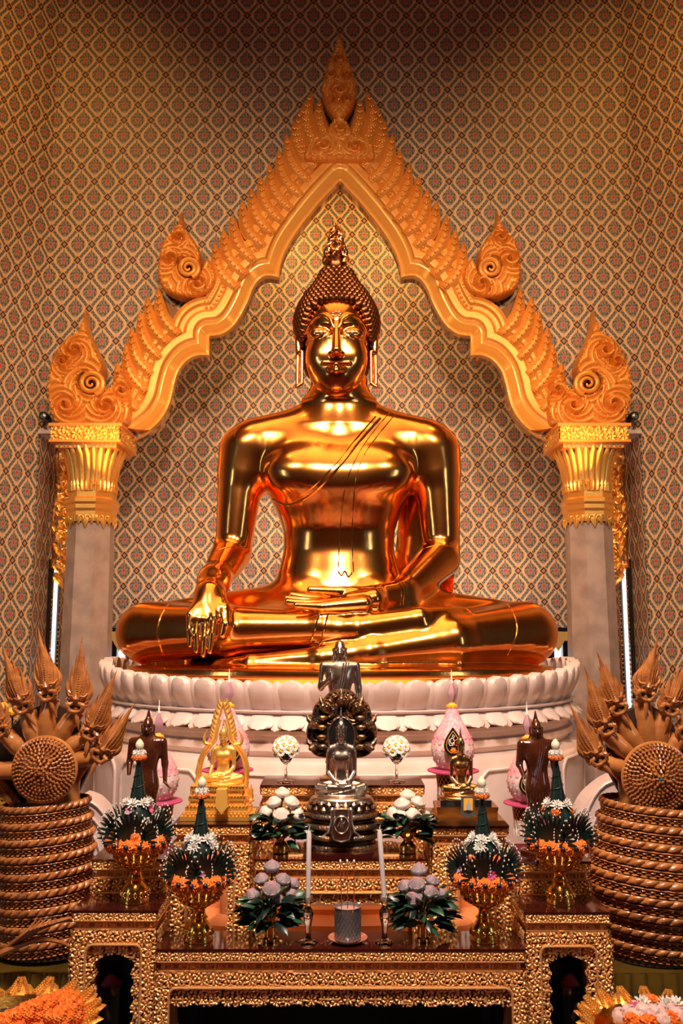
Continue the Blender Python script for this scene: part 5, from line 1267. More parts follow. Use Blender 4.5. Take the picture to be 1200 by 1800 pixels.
        b = MB(); b.blade([f(2, 10, -8), f(5, 12, -22), f(9, 8, -40)], [3.5 * u, 4 * u, .4 * u], Fw, 2 * u); b.build('beard', wd, h)
        # crest of ridged flame blades
        Lp = L_ / u; bend = (1 if jx > cx else -1) * 2.0
        for s, q, w_, o, dz in ((0, 1.0, 7.5, 10, 18), (-1, .76, 5.5, 7, 16), (1, .76, 5.5, 7, 16), (-2, .58, 5, 3, 12), (2, .58, 5, 3, 12), (-3, .42, 4.5, 0, 8), (3, .42, 4.5, 0, 8)):
            P = []; n = 9
            for k in range(n):
                v = k / (n - 1); z = dz + (Lp * q - dz) * v; x = s * (3.6 + 2.6 * math.sin(v * 2.6)) + bend * math.sin(v * 5) * .8 + s * 1.2 * v; P.append(f(x, o * (1 - v * .7), z))
            wi = [w_ * u * (.7 + .5 * math.sin(math.pi * min(1, v * 1.25))) * (1 - v ** 2.2) + .0008 for v in [k / (n - 1) for k in range(n)]]
            cb = MB().blade(P, wi, Fw, 5 * u, .6)
            if abs(s) < 2:
                m = 22 if s == 0 else 14
                for k in range(m):
                    v = .04 + k / m * .86; z = dz + (Lp * q - dz) * v; x = s * (3.6 + 2.6 * math.sin(v * 2.6)) + bend * math.sin(v * 5) * .8 + s * 1.2 * v
                    cb.sph(f(x, o * (1 - v * .7) + 5.2 * (1 - v ** 2), z), 1.7 * u * (1 - .5 * v), 6, 4)
                for e in (-1, 1): cb.tube([P[k] + S * e * wi[k] * .62 + Fw * 3.4 * u * (1 - (k / (n - 1)) ** 2) for k in range(n - 1)], [1.2 * u * (1 - .7 * k / n) for k in range(n - 1)], 5)
            cb.build('crest_blade', wd, h)
        for k in range(9):      # spiny cheek fins
            s = 1 if k % 2 else -1; z = -4 + k * 3.2; MB().blade([f(s * 10, 4, z), f(s * 17, 3, z + 5), f(s * 21, 0, z + 12)], [2.6 * u, 2.8 * u, .3 * u], Fw, 2 * u).build('cheek_fin', wd, h)
    return t
nl = naga(-1, 80, 1352, 53, [(-52, 1352, -110, 1290), (4, 1285, -38, 1185), (45, 1243, 2, 1130), (88, 1222, 70, 1103), (136, 1243, 147, 1119), (160, 1290, 208, 1178), (176, 1328, 240, 1236)],
     [(1424, 70), (1453, 74), (1482, 77), (1512, 79), (1543, 80), (1574, 80), (1606, 80), (1638, 79), (1668, 78), (1698, 76)], 3.15, 'seven-headed varnished wooden naga coiled at the left of the altar', False)
naga(1, 1152, 1366, 57, [(1050, 1334, 998, 1238), (1064, 1282, 1024, 1172), (1084, 1246, 1046, 1145), (1131, 1222, 1153, 1118), (1172, 1247, 1212, 1150), (1200, 1290, 1262, 1215), (1222, 1335, 1290, 1290)],
     [(1426, 88), (1456, 94), (1487, 99), (1518, 105), (1550, 112), (1582, 116), (1614, 110), (1646, 100), (1676, 92), (1704, 88)], 3.15, 'seven-headed varnished wooden naga coiled at the right of the altar, blue jewel in its disc', True)
b = MB()
for k in range(11):
    P = [W(2 + k * 5, 1672 - k * 3, 2.94), W(30 + k * 6, 1652 - k * 3, 2.90), W(52 + k * 7, 1634 - k * 2, 2.89), W(66 + k * 8.2, 1612 + k * 1.0, 2.91)]
    b.blade(P, [.006, .007, .006, .001], (0, -1, 0), .006)
P = [W(x, y, 2.915) for x, y in smooth_pl([(-8, 1680), (30, 1664), (70, 1652), (105, 1656), (130, 1668), (150, 1682)], 4)]; b.tube(P, [.010 * (1 - .7 * i / len(P)) for i in range(len(P))], 8)
b.build('tail_fin', M_['wood'], nl)
# satin-covered plinths under the nagas
for s, x0, x1, nm in ((-1, -60, 122, 'left'), (1, 1072, 1260, 'right')):
    Y = 2.93; X0, X1 = XP(x0, 1700, Y), XP(x1, 1700, Y); zt = ZP(1698, 2.97) - .018
    t = thing('draped_plinth', ((X0 + X1) / 2, 3.15, 0), 'plinth draped in crumpled olive-gold satin under the %s naga' % nm, 'plinth')
    P = []; n = 70; rr = random.Random(2)
    for j in range(26):
        v = j / 25; row = []
        for i in range(n):
            q = i / (n - 1); x = X0 + (X1 - X0) * q; f_ = .028 * math.sin(q * 42 + 2 * math.sin(v * 3)) + .022 * noise.noise(Vector((q * 5 + s, v * 4 + q * 3, .3))) + .012 * abs(math.sin(q * 19 + v * 7))
            row.append((x, Y + .012 - f_ * (.25 + .75 * v) + .03 * (1 - v) ** 4, zt - .004 - v * (zt - .02)))
        P.append(row)
    b = MB(); b.grid(P); b.build('satin_drape', M_['goldcloth'], t)
    MB().box(((X0 + X1) / 2, 3.17, (zt - .006) / 2), (X1 - X0, .38, zt - .006)).build('block', M_['goldcloth'], t, False)
# ================================================================ small statues
def seated_mesh(arms):
    F = Field((-1.38, 3.95, 1.32), (1.38, 5.56, 4.02), .0145); body_field(F, arms); head_field(F=F, ush=True)
    F.cone(A(590, 470, 4.99), A(590, 395, 4.99), .07, .012, .03)
    V, Q = F.mesh(); V = V - np.array((XC, 4.85, 1.385), np.float32)
    me = bpy.data.meshes.new('seated_figure'); o = np_mesh('tmp', V, Q, None); me = o.data; COL.objects.unlink(o); bpy.data.objects.remove(o); return me
SEAT = {'earth': seated_mesh('earth'), 'med': seated_mesh('med')}
def seated(name, px, py, Y, wpx, kz, arms, m, label):
    p = W(px, py, Y); s = wpx * mpp(py, Y) / 2.52
    t = thing(name, p, label, 'statue'); me = SEAT[arms].copy(); me.materials.clear(); me.materials.append(m)
    put('body', me, t, Matrix.Diagonal((s, s * .9, s * kz, 1))); return t, s
def tiers(t, px, Y, rows, m, name='base_tier', sy=.7, box=False, rib=0, nr=0):
    """rows: (y_top, y_bot, halfwidth_px)"""
    for (a, b_, w_) in rows:
        z1, z0 = ZP(a, Y), ZP(b_, Y); u = mpp(a, Y); x = XP(px, a, Y); r = w_ * u; h = z1 - z0
        if box:
            MB().box((x, Y, (z0 + z1) / 2), (2 * r, 2 * r * sy, h)).build(name, m, t, False)
        else:
            MB().lathe((x, Y, z0), [(r * .96, 0), (r, h * .2), (r * .99, h * .5), (r * .95, h * .8), (r * .88, h), (.001, h)], 56, sy=sy, rib=rib, nr=nr).build(name, m, t)
# silver Buddha on a coiled naga
Y = 3.12; t, s = seated('naga_hooded_buddha', 600, 1400, Y, 98, 1.50, 'med', M_['silver'], 'antique silver meditating Buddha under a dark naga hood, centre of the altar'); D = M_['darkmetal']
tiers(t, 600, Y, [(1398, 1409, 56)], M_['silver'], 'lotus_tier'); 
for row, (y0, y1, w_) in enumerate(((1404, 1413, 55), (1413, 1422, 59))):
    for k in range(22):
        a = 2 * math.pi * (k + .5 * row) / 22; d = Vector((math.cos(a), math.sin(a) * .7, 0)); u = mpp(1410, Y); c = Vector((XP(600, 1410, Y), Y, ZP(y1, Y))); r = w_ * u
        MB().blade([c + d * (r - .004), c + d * r * 1.02 + Vector((0, 0, (y1 - y0) * u * .5)), c + d * r * .97 + Vector((0, 0, (y1 - y0) * u))], [.009, .012, .004], d, .006).build('lotus_petal', M_['silver'], t)
tiers(t, 600, Y, [(1409, 1424, 54), (1424, 1434, 68), (1434, 1442, 60), (1442, 1452, 70), (1452, 1460, 61), (1460, 1470, 68), (1470, 1479, 60)], D, 'naga_coil'); tiers(t, 600, Y, [(1478, 1488, 68)], D, 'plinth_tier')
yb = onp(600, 'mid', Y); tiers(t, 600, Y, [(1486, yb, 72)], M_['silver'], 'plinth'); b = MB()
def fr(px, py, dy=.0): return W(px, py, Y - .118 - dy)
for sg in (-1, 1):     # bracket-shaped shield with a round medallion on the front
    b.tube([fr(600 + sg * 17, 1424), fr(600 + sg * 18, 1445), fr(600 + sg * 22, 1462), fr(600 + sg * 34, 1471), fr(600 + sg * 40, 1470)], [.004, .004, .005, .004, .002], 6)
    b.tube([fr(600 + sg * 12, 1424), fr(600 + sg * 13, 1448), fr(600 + sg * 17, 1466), fr(600 + sg * 14, 1476), fr(600, 1480)], .003, 6)
b.prism([(fr(600 + x, y).x, fr(600 + x, y).z) for x, y in ((-16, 1423), (16, 1423), (17, 1445), (22, 1464), (15, 1474), (0, 1479), (-15, 1474), (-22, 1464), (-17, 1445))], Y - .117, Y - .06)
b.build('shield', M_['silver'], t); c = fr(600, 1450, .004); u = mpp(1450, Y)
MB().tube([(c.x + 12 * u * math.cos(a), c.y, c.z + 14 * u * math.sin(a)) for a in [2 * math.pi * k / 28 for k in range(29)]], .0028, 6).build('medallion_rim', M_['silver'], t)
b = MB()
b.sph((c.x, c.y, c.z + 8 * u), 2.6 * u, 10, 7); b.tube([(c.x, c.y, c.z + 6 * u), (c.x, c.y, c.z - 2 * u), (c.x + u, c.y, c.z - 9 * u)], [2.4 * u, 3.4 * u, 1.6 * u], 8)
b.tube([(c.x - 6 * u, c.y, c.z - 3 * u), (c.x - 3.4 * u, c.y, c.z + 3 * u), (c.x, c.y, c.z + 4 * u), (c.x + 4 * u, c.y, c.z + 2 * u), (c.x + 6 * u, c.y, c.z + 6 * u)], 1.0 * u, 6)
b.build('medallion_figure', M_['silver'], t)
# hood
Yh = Y + .075; O = [(600, 1212), (618, 1216), (634, 1230), (648, 1240), (655, 1262), (663, 1284), (660, 1308), (648, 1326), (628, 1332), (600, 1335), (572, 1332), (552, 1326), (541, 1308), (538, 1284), (546, 1262), (553, 1240), (567, 1230), (582, 1216)]
relief('hood', O, Yh, [(555, 1290, 14, 1), (646, 1290, 14, -1), (575, 1250, 12, 1), (626, 1250, 12, -1), (600, 1232, 12, 1), (560, 1315, 10, 1), (641, 1315, 10, -1)], t, D, T=.045, rim=.006, st=.003)
b = MB(); cc = W(600, 1298, Yh - .047); u = mpp(1298, Yh); b.lathe((0, 0, 0), [(23 * u, 0), (23 * u, .004), (.001, .004)], 32); b.xf(Matrix.Translation(cc) @ Matrix.Diagonal((1, 1, 1.55, 1)) @ Matrix.Rotation(R(90), 4, 'X')); b.build('hood_hollow', M_['black'], t)
MB().tube([(cc.x + 23 * u * math.cos(a), cc.y - .004, cc.z + 36 * u * math.sin(a)) for a in [2 * math.pi * k / 32 for k in range(33)]], .004, 6).build('hollow_rim', D, t)
for k in range(7):
    a = R(-108 + 36 * k); p = Vector((cc.x + 50 * u * math.sin(a), Yh - .05, cc.z + 4 * u + 58 * u * math.cos(a))); d = Vector((math.sin(a) * .6, -.9, math.cos(a) * .7)).normalized(); b = MB()
    b.lathe((0, 0, 0), [(.013, -.02), (.016, 0), (.013, .014), (.006, .026), (.001, .028)], 10); b.xf(Matrix.Translation(p) @ rotz(d)); b.blade([p, p + Vector((math.sin(a) * .02, .0, .018 + math.cos(a) * .01)), p + Vector((math.sin(a) * .028, .01, .034 + math.cos(a) * .012))], [.008, .009, .001], (0, -1, 0), .006)
    for e in (-1, 1): b.sph(p + Vector((e * .008, -.016, .008)), .004, 6, 4)
    b.build('naga_head', D, t)
for sg in (-1, 1):
    for k in range(4):
        y = 1262 + k * 17; x = 600 + sg * (33 + 2 * math.sin(k)); p = W(x, y, Yh - .05)
        MB().sph(p, .014, 10, 7, (1.3, .7, .75)).build('scale_boss', D, t)
# standing figures
def standing(name, px, pyf, Y, hpx, mode, m, label, flip=1, flame=True):
    p = W(px, pyf, Y); H = hpx * mpp(pyf - hpx / 2, Y); F = Field((-.24, -.2, -.01), (.24, .16, 1.16), .0052)
    c = F.cone; e = F.ell
    e((0, 0, .885), (.047, .056, .064), .02); e((0, -.012, .862), (.038, .045, .045), .02); e((0, .008, .93), (.034, .038, .03), .015); c((0, -.052, .885), (0, -.064, .868), .006, .009, .008)
    if flame: c((0, .005, .95), (0, .005, 1.03), .022, .002, .01)
    for s in (-1, 1): c((s * .050, .0, .895), (s * .048, .0, .835), .010, .008, .008); e((s * .02, -.046, .893), (.014, .012, .006), .004, cut=True)
    c((0, .0, .84), (0, .005, .79), .027, .032, .02); c((-.085, .005, .775), (.085, .005, .775), .040, .040, .04); e((0, 0, .70), (.108, .066, .11), .04); e((0, 0, .58), (.085, .058, .11), .04)
    e((0, 0, .47), (.098, .066, .10), .05); c((0, 0, .45), (0, 0, .10), .085, .095, .04, sc=(1, .72, 1)); c((0, 0, .12), (0, 0, .06), .10, .108, .02, sc=(1, .62, 1))
    for s in (-1, 1): c((s * .045, .0, .03), (s * .05, -.07, .018), .026, .016, .015)
    A1, A2 = flip, -flip
    def hand(q, d):
        q = np.array(q); d = np.array(d)
        for k in range(4): c(q + (0, (k - 1.5) * .008, 0), q + d + (0, (k - 1.5) * .009, -.004 * abs(k - 1.5)), .0085, .0045, .004)
        c(q, q + d * .5 + (0, -.018, .006), .008, .005, .004)
    # hanging arm
    c((A1 * .125, .005, .775), (A1 * .145, .015, .62), .036, .028, .02); c((A1 * .145, .015, .62), (A1 * .155, -.01, .49), .027, .017, .015); hand((A1 * .155, -.012, .485), (A1 * (.05 if mode == 'walk' else .008), -.01, -.06 if mode != 'walk' else -.035))
    # bent or raised arm
    c((A2 * .125, .005, .775), (A2 * .145, .01, .63), .036, .028, .02)
    if mode == 'raise': c((A2 * .145, .01, .63), (A2 * .078, -.085, .69), .026, .016, .015); hand((A2 * .075, -.09, .70), (A2 * -.004, -.004, .065)); q_ = .0
    else: c((A2 * .145, .01, .63), (A2 * .13, -.07, .56), .026, .017, .015); hand((A2 * .13, -.075, .555), (A2 * -.005, -.05, .01))
    V, Q = F.mesh(); V = V * H * np.array((.90, 1, 1), np.float32) + np.array(p, np.float32)
    t = thing(name, p, label, 'statue'); np_mesh('body', V, Q, m, t)
    def hs(x, z):
        d = np.arange(-.19, .1, .003); P = np.stack([np.full_like(d, x), d, np.full_like(d, z)], 1).astype(np.float32); f = F.samp(P); i = np.argmax(f < 0)
        return Vector(P[i] * np.array((.90, 1, 1), np.float32)) * H + p if (f < 0).any() else None
    b = MB()
    for k in range(7):
        P = [hs(A1 * (.07 - .02 * k - .012 * q), .80 - .03 * k * (k > 2) - q * .045 * (1 + .1 * k)) for q in range(7)]; P = [q for q in P if q is not None]
        if len(P) > 2: b.tube(P, .0035 * H / .5, 5)
    for k in range(-3, 4):
        P = [hs(k * .022 * (1 + .1 * q), .44 - q * .055) for q in range(7)]; P = [q for q in P if q is not None]
        if len(P) > 2: b.tube(P, .003 * H / .5, 5)
    b.build('robe_folds', m, t)
    MB().lathe(p, [(.14 * H, -.0), (.14 * H, .008), (.12 * H, .014), (.001, .016)], 28, sy=.8).build('base', m, t)
    return t
standing('standing_monk', 597, onp(597, 'back', 3.38), 3.38, 250, 'raise', M_['silver'], 'standing silver monk statue with one hand raised, behind the naga hood', 1, False)
standing('standing_buddha', 254, onp(254, 'ml', 3.06), 3.06, 236, 'walk', M_['rosewood'], 'dark glossy standing Buddha at the left, arm held out over the pink ornament', 1)
standing('standing_buddha', 948, onp(948, 'mr', 3.06), 3.06, 236, 'stand', M_['rosewood'], 'dark glossy standing Buddha at the right with draped robe and bent arm', 1)
# small gold Buddha in a flame frame
Y = 3.10; Gm = M_['yellowgold']; t, s = seated('small_gold_buddha', 391, 1379, Y, 80, 1.36, 'earth', Gm, 'small bright gold Buddha on a stepped throne inside a flame-shaped frame')
yb = onp(391, 'bl', Y); tiers(t, 385, Y, [(1378, 1386, 46), (1386, 1395, 42), (1395, 1403, 49), (1403, 1412, 46), (1412, 1420, 54), (1420, 1428, 56), (1428, yb, 62)], Gm, 'throne_tier', .62, True)
b = MB()
for i, (y, w_) in enumerate(((1382, 47), (1399, 50), (1416, 55), (1431, 62))):
    for k in range(19):
        x = 385 - w_ + 2 * w_ * k / 18; b.sph(W(x, y, Y - .62 * w_ * mpp(y, Y)), .0042, 6, 4)
tag(b.build('throne_beading', Gm, t), kind='stuff')
P = [W(x, y, Y - .118 + (y - 1385) * -.0004) for x, y in ((380, 1388), (398, 1388), (400, 1418), (389, 1432), (378, 1418))]
MB().add(P + [p + Vector((0, .04, 0)) for p in P], [(0, 1, 2, 3, 4)] + [(i, (i + 1) % 5, (i + 1) % 5 + 5, i + 5) for i in range(5)]).build('front_cloth', Gm, t, False)
for sg in (-1, 1):
    X = lambda x: 392 + sg * (392 - x) * -1 if sg < 0 else 392 + (392 - x); f = lambda q: W((q[0] if sg < 0 else 784 - q[0]), q[1], Y + .05)
    path = [(354, 1384), (350, 1352), (356, 1326), (368, 1308), (377, 1296), (380, 1278), (386, 1256), (392, 1234)]
    P = [f(q) for q in smooth_pl(path, 4)]; MB().tube(P, [.0095 * (1 - .55 * i / len(P)) for i in range(len(P))], 8).build('frame_rail', Gm, t)
    P2 = [f((q[0] + (4 if i > 3 else 3), q[1] + 3)) + Vector((0, -.006, 0)) for i, q in enumerate(smooth_pl(path, 4))][:-5]; MB().tube(P2, .0035, 6).build('inner_rail', Gm, t)
    P = [f(q) for q in smooth_pl([(372, 1308), (361, 1306), (359, 1294), (366, 1282)], 4)]; MB().tube(P, [.008 * (1 - i / len(P)) + .001 for i in range(len(P))], 8).build('frame_horn', Gm, t)
    for k in range(9):
        q = smooth_pl([(374, 1298), (379, 1272), (389, 1240)], 4)[min(8, k)]; o = f(q); MB().blade([o, o + Vector((sg * .008, 0, .010)), o + Vector((sg * .007, 0, .026))], [.006, .007, .001], (0, -1, 0), .005).build('flame_tongue', Gm, t)
    for x, y, h in ((350, 1392, 62), (437 - 90 + 2, 1400, 46), (341, 1405, 30)):
        o = f((x, y)); u = mpp(y, Y); MB().lathe(o + Vector((0, -.04, 0)), [(5 * u, 0), (5 * u, h * .1 * u), (3 * u, h * .15 * u), (4.5 * u, h * .3 * u), (3 * u, h * .5 * u), (4 * u, h * .6 * u), (1.6 * u, h * .8 * u), (.2 * u, h * u)], 12, rib=.1, nr=6).build('side_spire', Gm, t)
# bronze Buddha
Y = 3.08; t, s = seated('small_bronze_buddha', 812, 1399, Y, 74, 1.52, 'med', M_['bronze'], 'small bronze meditating Buddha on a dark stepped base with a clear plaque')
yb = onp(815, 'br', Y); tiers(t, 813, Y, [(1398, 1403, 42)], M_['bronze'], 'seat_tier', .6); tiers(t, 815, Y, [(1402, 1414, 44)], M_['black'], 'dark_tier', .62, True); tiers(t, 817, Y, [(1413, 1419, 53), (1419, 1430, 52)], M_['bronze'], 'base_tier', .6, True)
z1, z0 = ZP(1430, Y), ZP(yb, Y); x = XP(822, 1440, Y); u = mpp(1440, Y); P = [(x - 56 * u, z1), (x + 54 * u, z1), (x + 62 * u, z0), (x - 62 * u, z0)]
MB().prism(P, Y - .115, Y + .1).build('sloped_base', M_['bronze'], t, False); b = MB()
for k in range(13):
    xx = x - 22 * u + k * 3.4 * u; b.box((xx, Y - .117, (z0 + z1) / 2 + .003), (.0022, .003, .006 + .003 * (k % 3 == 0)))
    b.box((xx + .002, Y - .117, (z0 + z1) / 2 + .005), (.0035, .003, .0016))
tag(b.build('inscription', M_['silver'], t, False), kind='stuff')
tp = thing('clear_plaque', W(822, 1436, Y - .13), 'small smoky round-topped plaque with a gold panel, leaning on the bronze Buddha base', 'plaque'); Yp = Y - .128
MB().prism([(W(px, py, Yp).x, W(px, py, Yp).z) for px, py in ((810, 1400), (833, 1400), (834, 1425), (836, 1430), (830, 1435), (822, 1437), (814, 1435), (808, 1430), (810, 1425))], Yp - .006, Yp + .004).build('plate', M_['metalgrey'], tp, False)
MB().prism([(W(px, py, Yp).x, W(px, py, Yp).z) for px, py in ((814, 1403), (830, 1403), (830, 1424), (814, 1424))], Yp - .009, Yp - .006).build('gold_panel', M_['yellow'], tp, False)
MB().prism([(W(px, py, Yp).x, W(px, py, Yp).z) for px, py in ((821.5, 1402), (823, 1409), (825.5, 1414), (826, 1423), (818, 1423), (818.5, 1414), (820.5, 1409))], Yp - .012, Yp - .009).build('figure', mat('pale_blue_enamel', (.45, .50, .62), .2, .3), tp, False)
# ================================================================ pink thread-covered phum ornaments
def phum(px, yb, Y, label, emblem, ew=None):
    u = mpp(yb - 60, Y); p = W(px, yb, Y); t = thing('thread_ornament', p, label, 'ornament')
    prof = [(22, 0), (31, 10), (36.5, 24), (37.5, 34), (34, 50), (27, 66), (21.5, 76)]
    P2 = smooth_pl(prof, 4)
    MB().lathe(p, [(r * u, z * u) for r, z in P2 if z <= 47], 48).build('lower_body', M_['phumw'], t)
    MB().lathe(p, [(r * u, z * u) for i_, (r, z) in enumerate(P2) if z > 47 or (i_ + 1 < len(P2) and P2[i_ + 1][1] > 47)] + [(20.5 * u, 78 * u), (19 * u, 79 * u), (13 * u, 92 * u), (8 * u, 105 * u)], 48).build('upper_body', M_['phum'], t)
    b = MB()
    for j in range(6):
        for k in range(16):
            a = 2 * math.pi * (k + .5 * (j % 2)) / 16; z = 6 + j * 9.5; r = float(np.interp(z, [q[1] for q in P2], [q[0] for q in P2])); d = Vector((math.cos(a), math.sin(a), 0)); tg = Vector((-d.y, d.x, 0)); c = p + d * r * u + Vector((0, 0, z * u)); w_ = (2.0 + .55 * j) * u
            n = len(b.v); b.add([c + tg * w_, c + Vector((0, 0, w_ * 1.7)) + d * -.001, c - tg * w_, c - Vector((0, 0, w_ * 1.7)), c + d * .0035], [(0, 1, 4), (1, 2, 4), (2, 3, 4), (3, 0, 4)])
    tag(b.build('thread_diamonds', M_['phum'], t, False), kind='stuff')
    MB().lathe(p + Vector((0, 0, 104 * u)), [(7 * u, 0), (9.5 * u, 1 * u), (9.5 * u, 5 * u), (6 * u, 6 * u), (4 * u, 9 * u), (.1 * u, 9 * u)], 20, rib=.08, nr=10).build('gold_collar', M_['yellow'], t)
    MB().lathe(p + Vector((0, 0, 112 * u)), [(2 * u, 0), (3.4 * u, 3 * u), (7.5 * u, 14 * u), (7.5 * u, 20 * u), (3 * u, 34 * u), (2 * u, 36 * u)], 10, rib=.10, nr=5).build('spindle', M_['mauve'], t)
    MB().lathe(p + Vector((0, 0, 147 * u)), [(2.2 * u, 0), (2.6 * u, 3 * u), (1.4 * u, 5 * u), (2 * u, 9 * u), (1 * u, 12 * u), (.3 * u, 24 * u)], 8).build('bead_tip', M_['white'], t)
    # stand: plate, netted skirt with tassels, column
    MB().lathe(p, [(30 * u, -9 * u), (45 * u, -4 * u), (45 * u, -2 * u), (24 * u, -.1 * u), (.5 * u, -.1 * u)], 40).build('plate', M_['pink'], t)
    MB().lathe(p, [(.5 * u, -30 * u), (26 * u, -30 * u), (28 * u, -9 * u)], 32).build('skirt', M_['dark'], t); b = MB()
    for s in (-1, 1):
        for k in range(22):
            P = []
            for i in range(6):
                q = i / 5; a = 2 * math.pi * k / 22 + s * q * .55; r = (29.5 - 2 * q) * u; P.append(p + Vector((r * math.cos(a), r * math.sin(a), (-9 - 22 * q) * u)))
            b.tube(P, .6 * u, 4)
    b.build('gold_net', M_['yellow'], t); b = MB()
    for k in range(16):
        a = 2 * math.pi * k / 16; r = 27.5 * u; o = p + Vector((r * math.cos(a), r * math.sin(a), -31 * u)); b.tube([o, o - Vector((0, 0, 12 * u)), o - Vector((0, 0, 17 * u)), o - Vector((0, 0, 26 * u))], [.7 * u, .9 * u, 2.2 * u, .5 * u], 6)
    tag(b.build('tassels', M_['white'], t), kind='stuff')
    MB().lathe((p.x, p.y, .5), [(30 * u, 0), (28 * u, .02), (9 * u, .05), (9 * u, p.z - .5 - 30 * u)], 24).build('stand_column', M_['orange'], t)
    if emblem:
        ex, ey, ws = emblem; yy = Y - 38 * u - .012; O = [(0, 32), (10, 18), (17, 4), (19, -10), (12, -22), (0, -28), (-12, -22), (-19, -10), (-17, 4), (-10, 18)]
        c = W(ex, ey, yy); u2 = mpp(ey, yy) * ws; f = lambda x, z, d=0: (c.x + x * u2, yy - d, c.z + z * u2)
        e = MB().prism([(f(x, z)[0], f(x, z)[2]) for x, z in smooth_pl(O + O[:1], 3)[:-1]], yy - .004, yy + .004).build('emblem_plate', M_['black'], t, False)
        MB().tube([f(x * .74, z * .76, .005) for x, z in smooth_pl(O + O[:1], 3)], .7 * u2, 5).build('emblem_border', M_['yellow'], e)
        b = MB()     # looped royal-style cipher strokes
        b.tube([f(-2 + 4 * math.cos(a), 4 + 6 * math.sin(a), .006) for a in [q * .5 for q in range(13)]], .9 * u2, 5); b.tube([f(*q, .006) for q in ((-8, 8), (-9, 0), (-7, -5), (-1, -5), (0, 2))], .9 * u2, 5); b.tube([f(-2, 12, .006), f(0, 17, .006), f(3, 14, .006), f(1, 11, .006)], .9 * u2, 5)
        b.build('cipher', M_['white'], e)
        b = MB(); b.tube([f(*q, .006) for q in ((2, -4), (3, 4), (8, 8), (10, 3), (8, -3), (5, -5))], .9 * u2, 5); b.build('cipher', M_['marigold'], e)
        M = Matrix.Translation(f(0, -15, .006)) @ Vector((0, -1, 0)).to_track_quat('Z', 'Y').to_matrix().to_4x4()
        b = MB().lathe((0, 0, 0), [(6 * u2, 0), (5 * u2, .8 * u2), (2.4 * u2, 1 * u2), (.1 * u2, 1.6 * u2)], 20, rib=.16, nr=6); b.xf(M); b.build('emblem_flower', M_['marigold'], e)
phum(400, 1350, 3.60, 'pink thread bud ornament behind the small gold Buddha', (408, 1318, .85))
phum(796, 1351, 3.60, 'pink thread bud ornament with black leaf emblem, behind the small bronze Buddha', (796, 1306, .85))
phum(275, 1405, 3.56, 'pink thread bud ornament behind the left dark standing Buddha', None)
phum(930, 1408, 3.56, 'pink thread bud ornament behind the right dark standing Buddha', (927, 1376, .8))
# ================================================================ offering trays at the bottom corners
def tray(px, py, Y, r, label, n=18):
    c = W(px, py, Y); t = thing('offering_tray', (c.x, c.y, 0), label, 'tray'); C_ = M_['capgold']; h = c.z
    MB().lathe((c.x, c.y, h), [(.01, -.03), (r * .70, -.03), (r * .78, .0), (r * .84, .006), (r * .80, .008), (r * .72, -.018), (.01, -.02)], 64).build('dish', M_['brass'], t)
    for k in range(n):
        a = 2 * math.pi * k / n; d = Vector((math.cos(a), math.sin(a), 0)); o = Vector((c.x, c.y, h))
        b = MB().blade([o + d * r * .80, o + d * r * .90 + Vector((0, 0, .010)), o + d * r * .98 + Vector((0, 0, .016)), o + d * r * 1.06 + Vector((0, 0, .018))], [r * .13, r * .16, r * .11, .001], (0, 0, 1), .010)
        tg = Vector((-d.y, d.x, 0))
        for i in range(7):
            for s in (-1, 0, 1): b.sph(o + d * r * (.83 + .026 * i) + tg * s * r * (.10 - .011 * i) + Vector((0, 0, .014 + .003 * i)), .0048, 6, 4)
        b.build('rim_leaf', C_, t)
    MB().lathe((c.x, c.y, 0), [(r * .8, 0), (r * .8, .04), (r * .3, .08), (r * .2, h * .5), (r * .3, h - .06), (r * .6, h - .03)], 40).build('pedestal', M_['brass'], t)
    return c
rr = random.Random(9)
def garland(name, pts, me, m_label, cat, s, grp=None):
    o = thing(name, pts[0], m_label, cat, grp)
    for i, p in enumerate(pts):
        for k in range(6):
            a = 2 * math.pi * (k + .5 * (i % 2)) / 6; d = pts[min(i + 1, len(pts) - 1)] - pts[max(0, i - 1)]; d = d.normalized() if d.length else Vector((1, 0, 0)); u_ = d.cross(Vector((0, 0, 1))).normalized(); v_ = u_.cross(d)
            put('marigold', me, o, TR(p + (u_ * math.cos(a) + v_ * math.sin(a)) * .017 * s, o) @ Matrix.Rotation(rr.random() * 3, 4, 'Z') @ Matrix.Scale(s * rr.uniform(.75, .9), 4))
c = tray(8, 1806, 2.2, .215, 'gilt offering tray heaped with an orange marigold garland, bottom left corner')
P = [W(x, y, Yy) for x, y, Yy in ((-20, 1815, 2.16), (8, 1808, 2.15), (35, 1797, 2.15), (60, 1785, 2.17), (84, 1776, 2.20), (106, 1768, 2.23), (122, 1770, 2.24), (120, 1790, 2.18), (95, 1805, 2.12))]
P = [Vector(p) for p in smooth_pl([tuple(p) for p in P], 2)]; P = [Vector((p.x, p.y, max(p.z, c.z + .01) + .004)) for p in P]
garland('marigold_garland', P, ME['marigold'], 'thick orange marigold garland lying in the bottom left tray', 'garland', 1.0)
P = [Vector((c.x + .10 + .035 * math.sin(k), c.y + .03 + .05 * math.cos(k * 1.3), c.z + .012)) for k in range(5)]
garland('marigold_garland', [c + Vector((-.02 + .025 * k, -.09, .014 + .004 * (k % 2))) for k in range(7)], ME['marigold'], 'short orange marigold garland at the near edge of the bottom left tray', 'garland', .9)
p = W(17, 1782, 2.2); t = thing('black_bow', p, 'small dark bow at the left end of the marigold garland', 'bow'); b = MB()
for k in range(7): a = k * .9; b.blade([p, p + Vector((math.cos(a), math.sin(a) * .5, .5)) * .014, p + Vector((math.cos(a), math.sin(a) * .5, .3)) * .026], [.003, .007, .001], (0, -.5, 1), .002)
b.build('ribbon', M_['dark'], t)
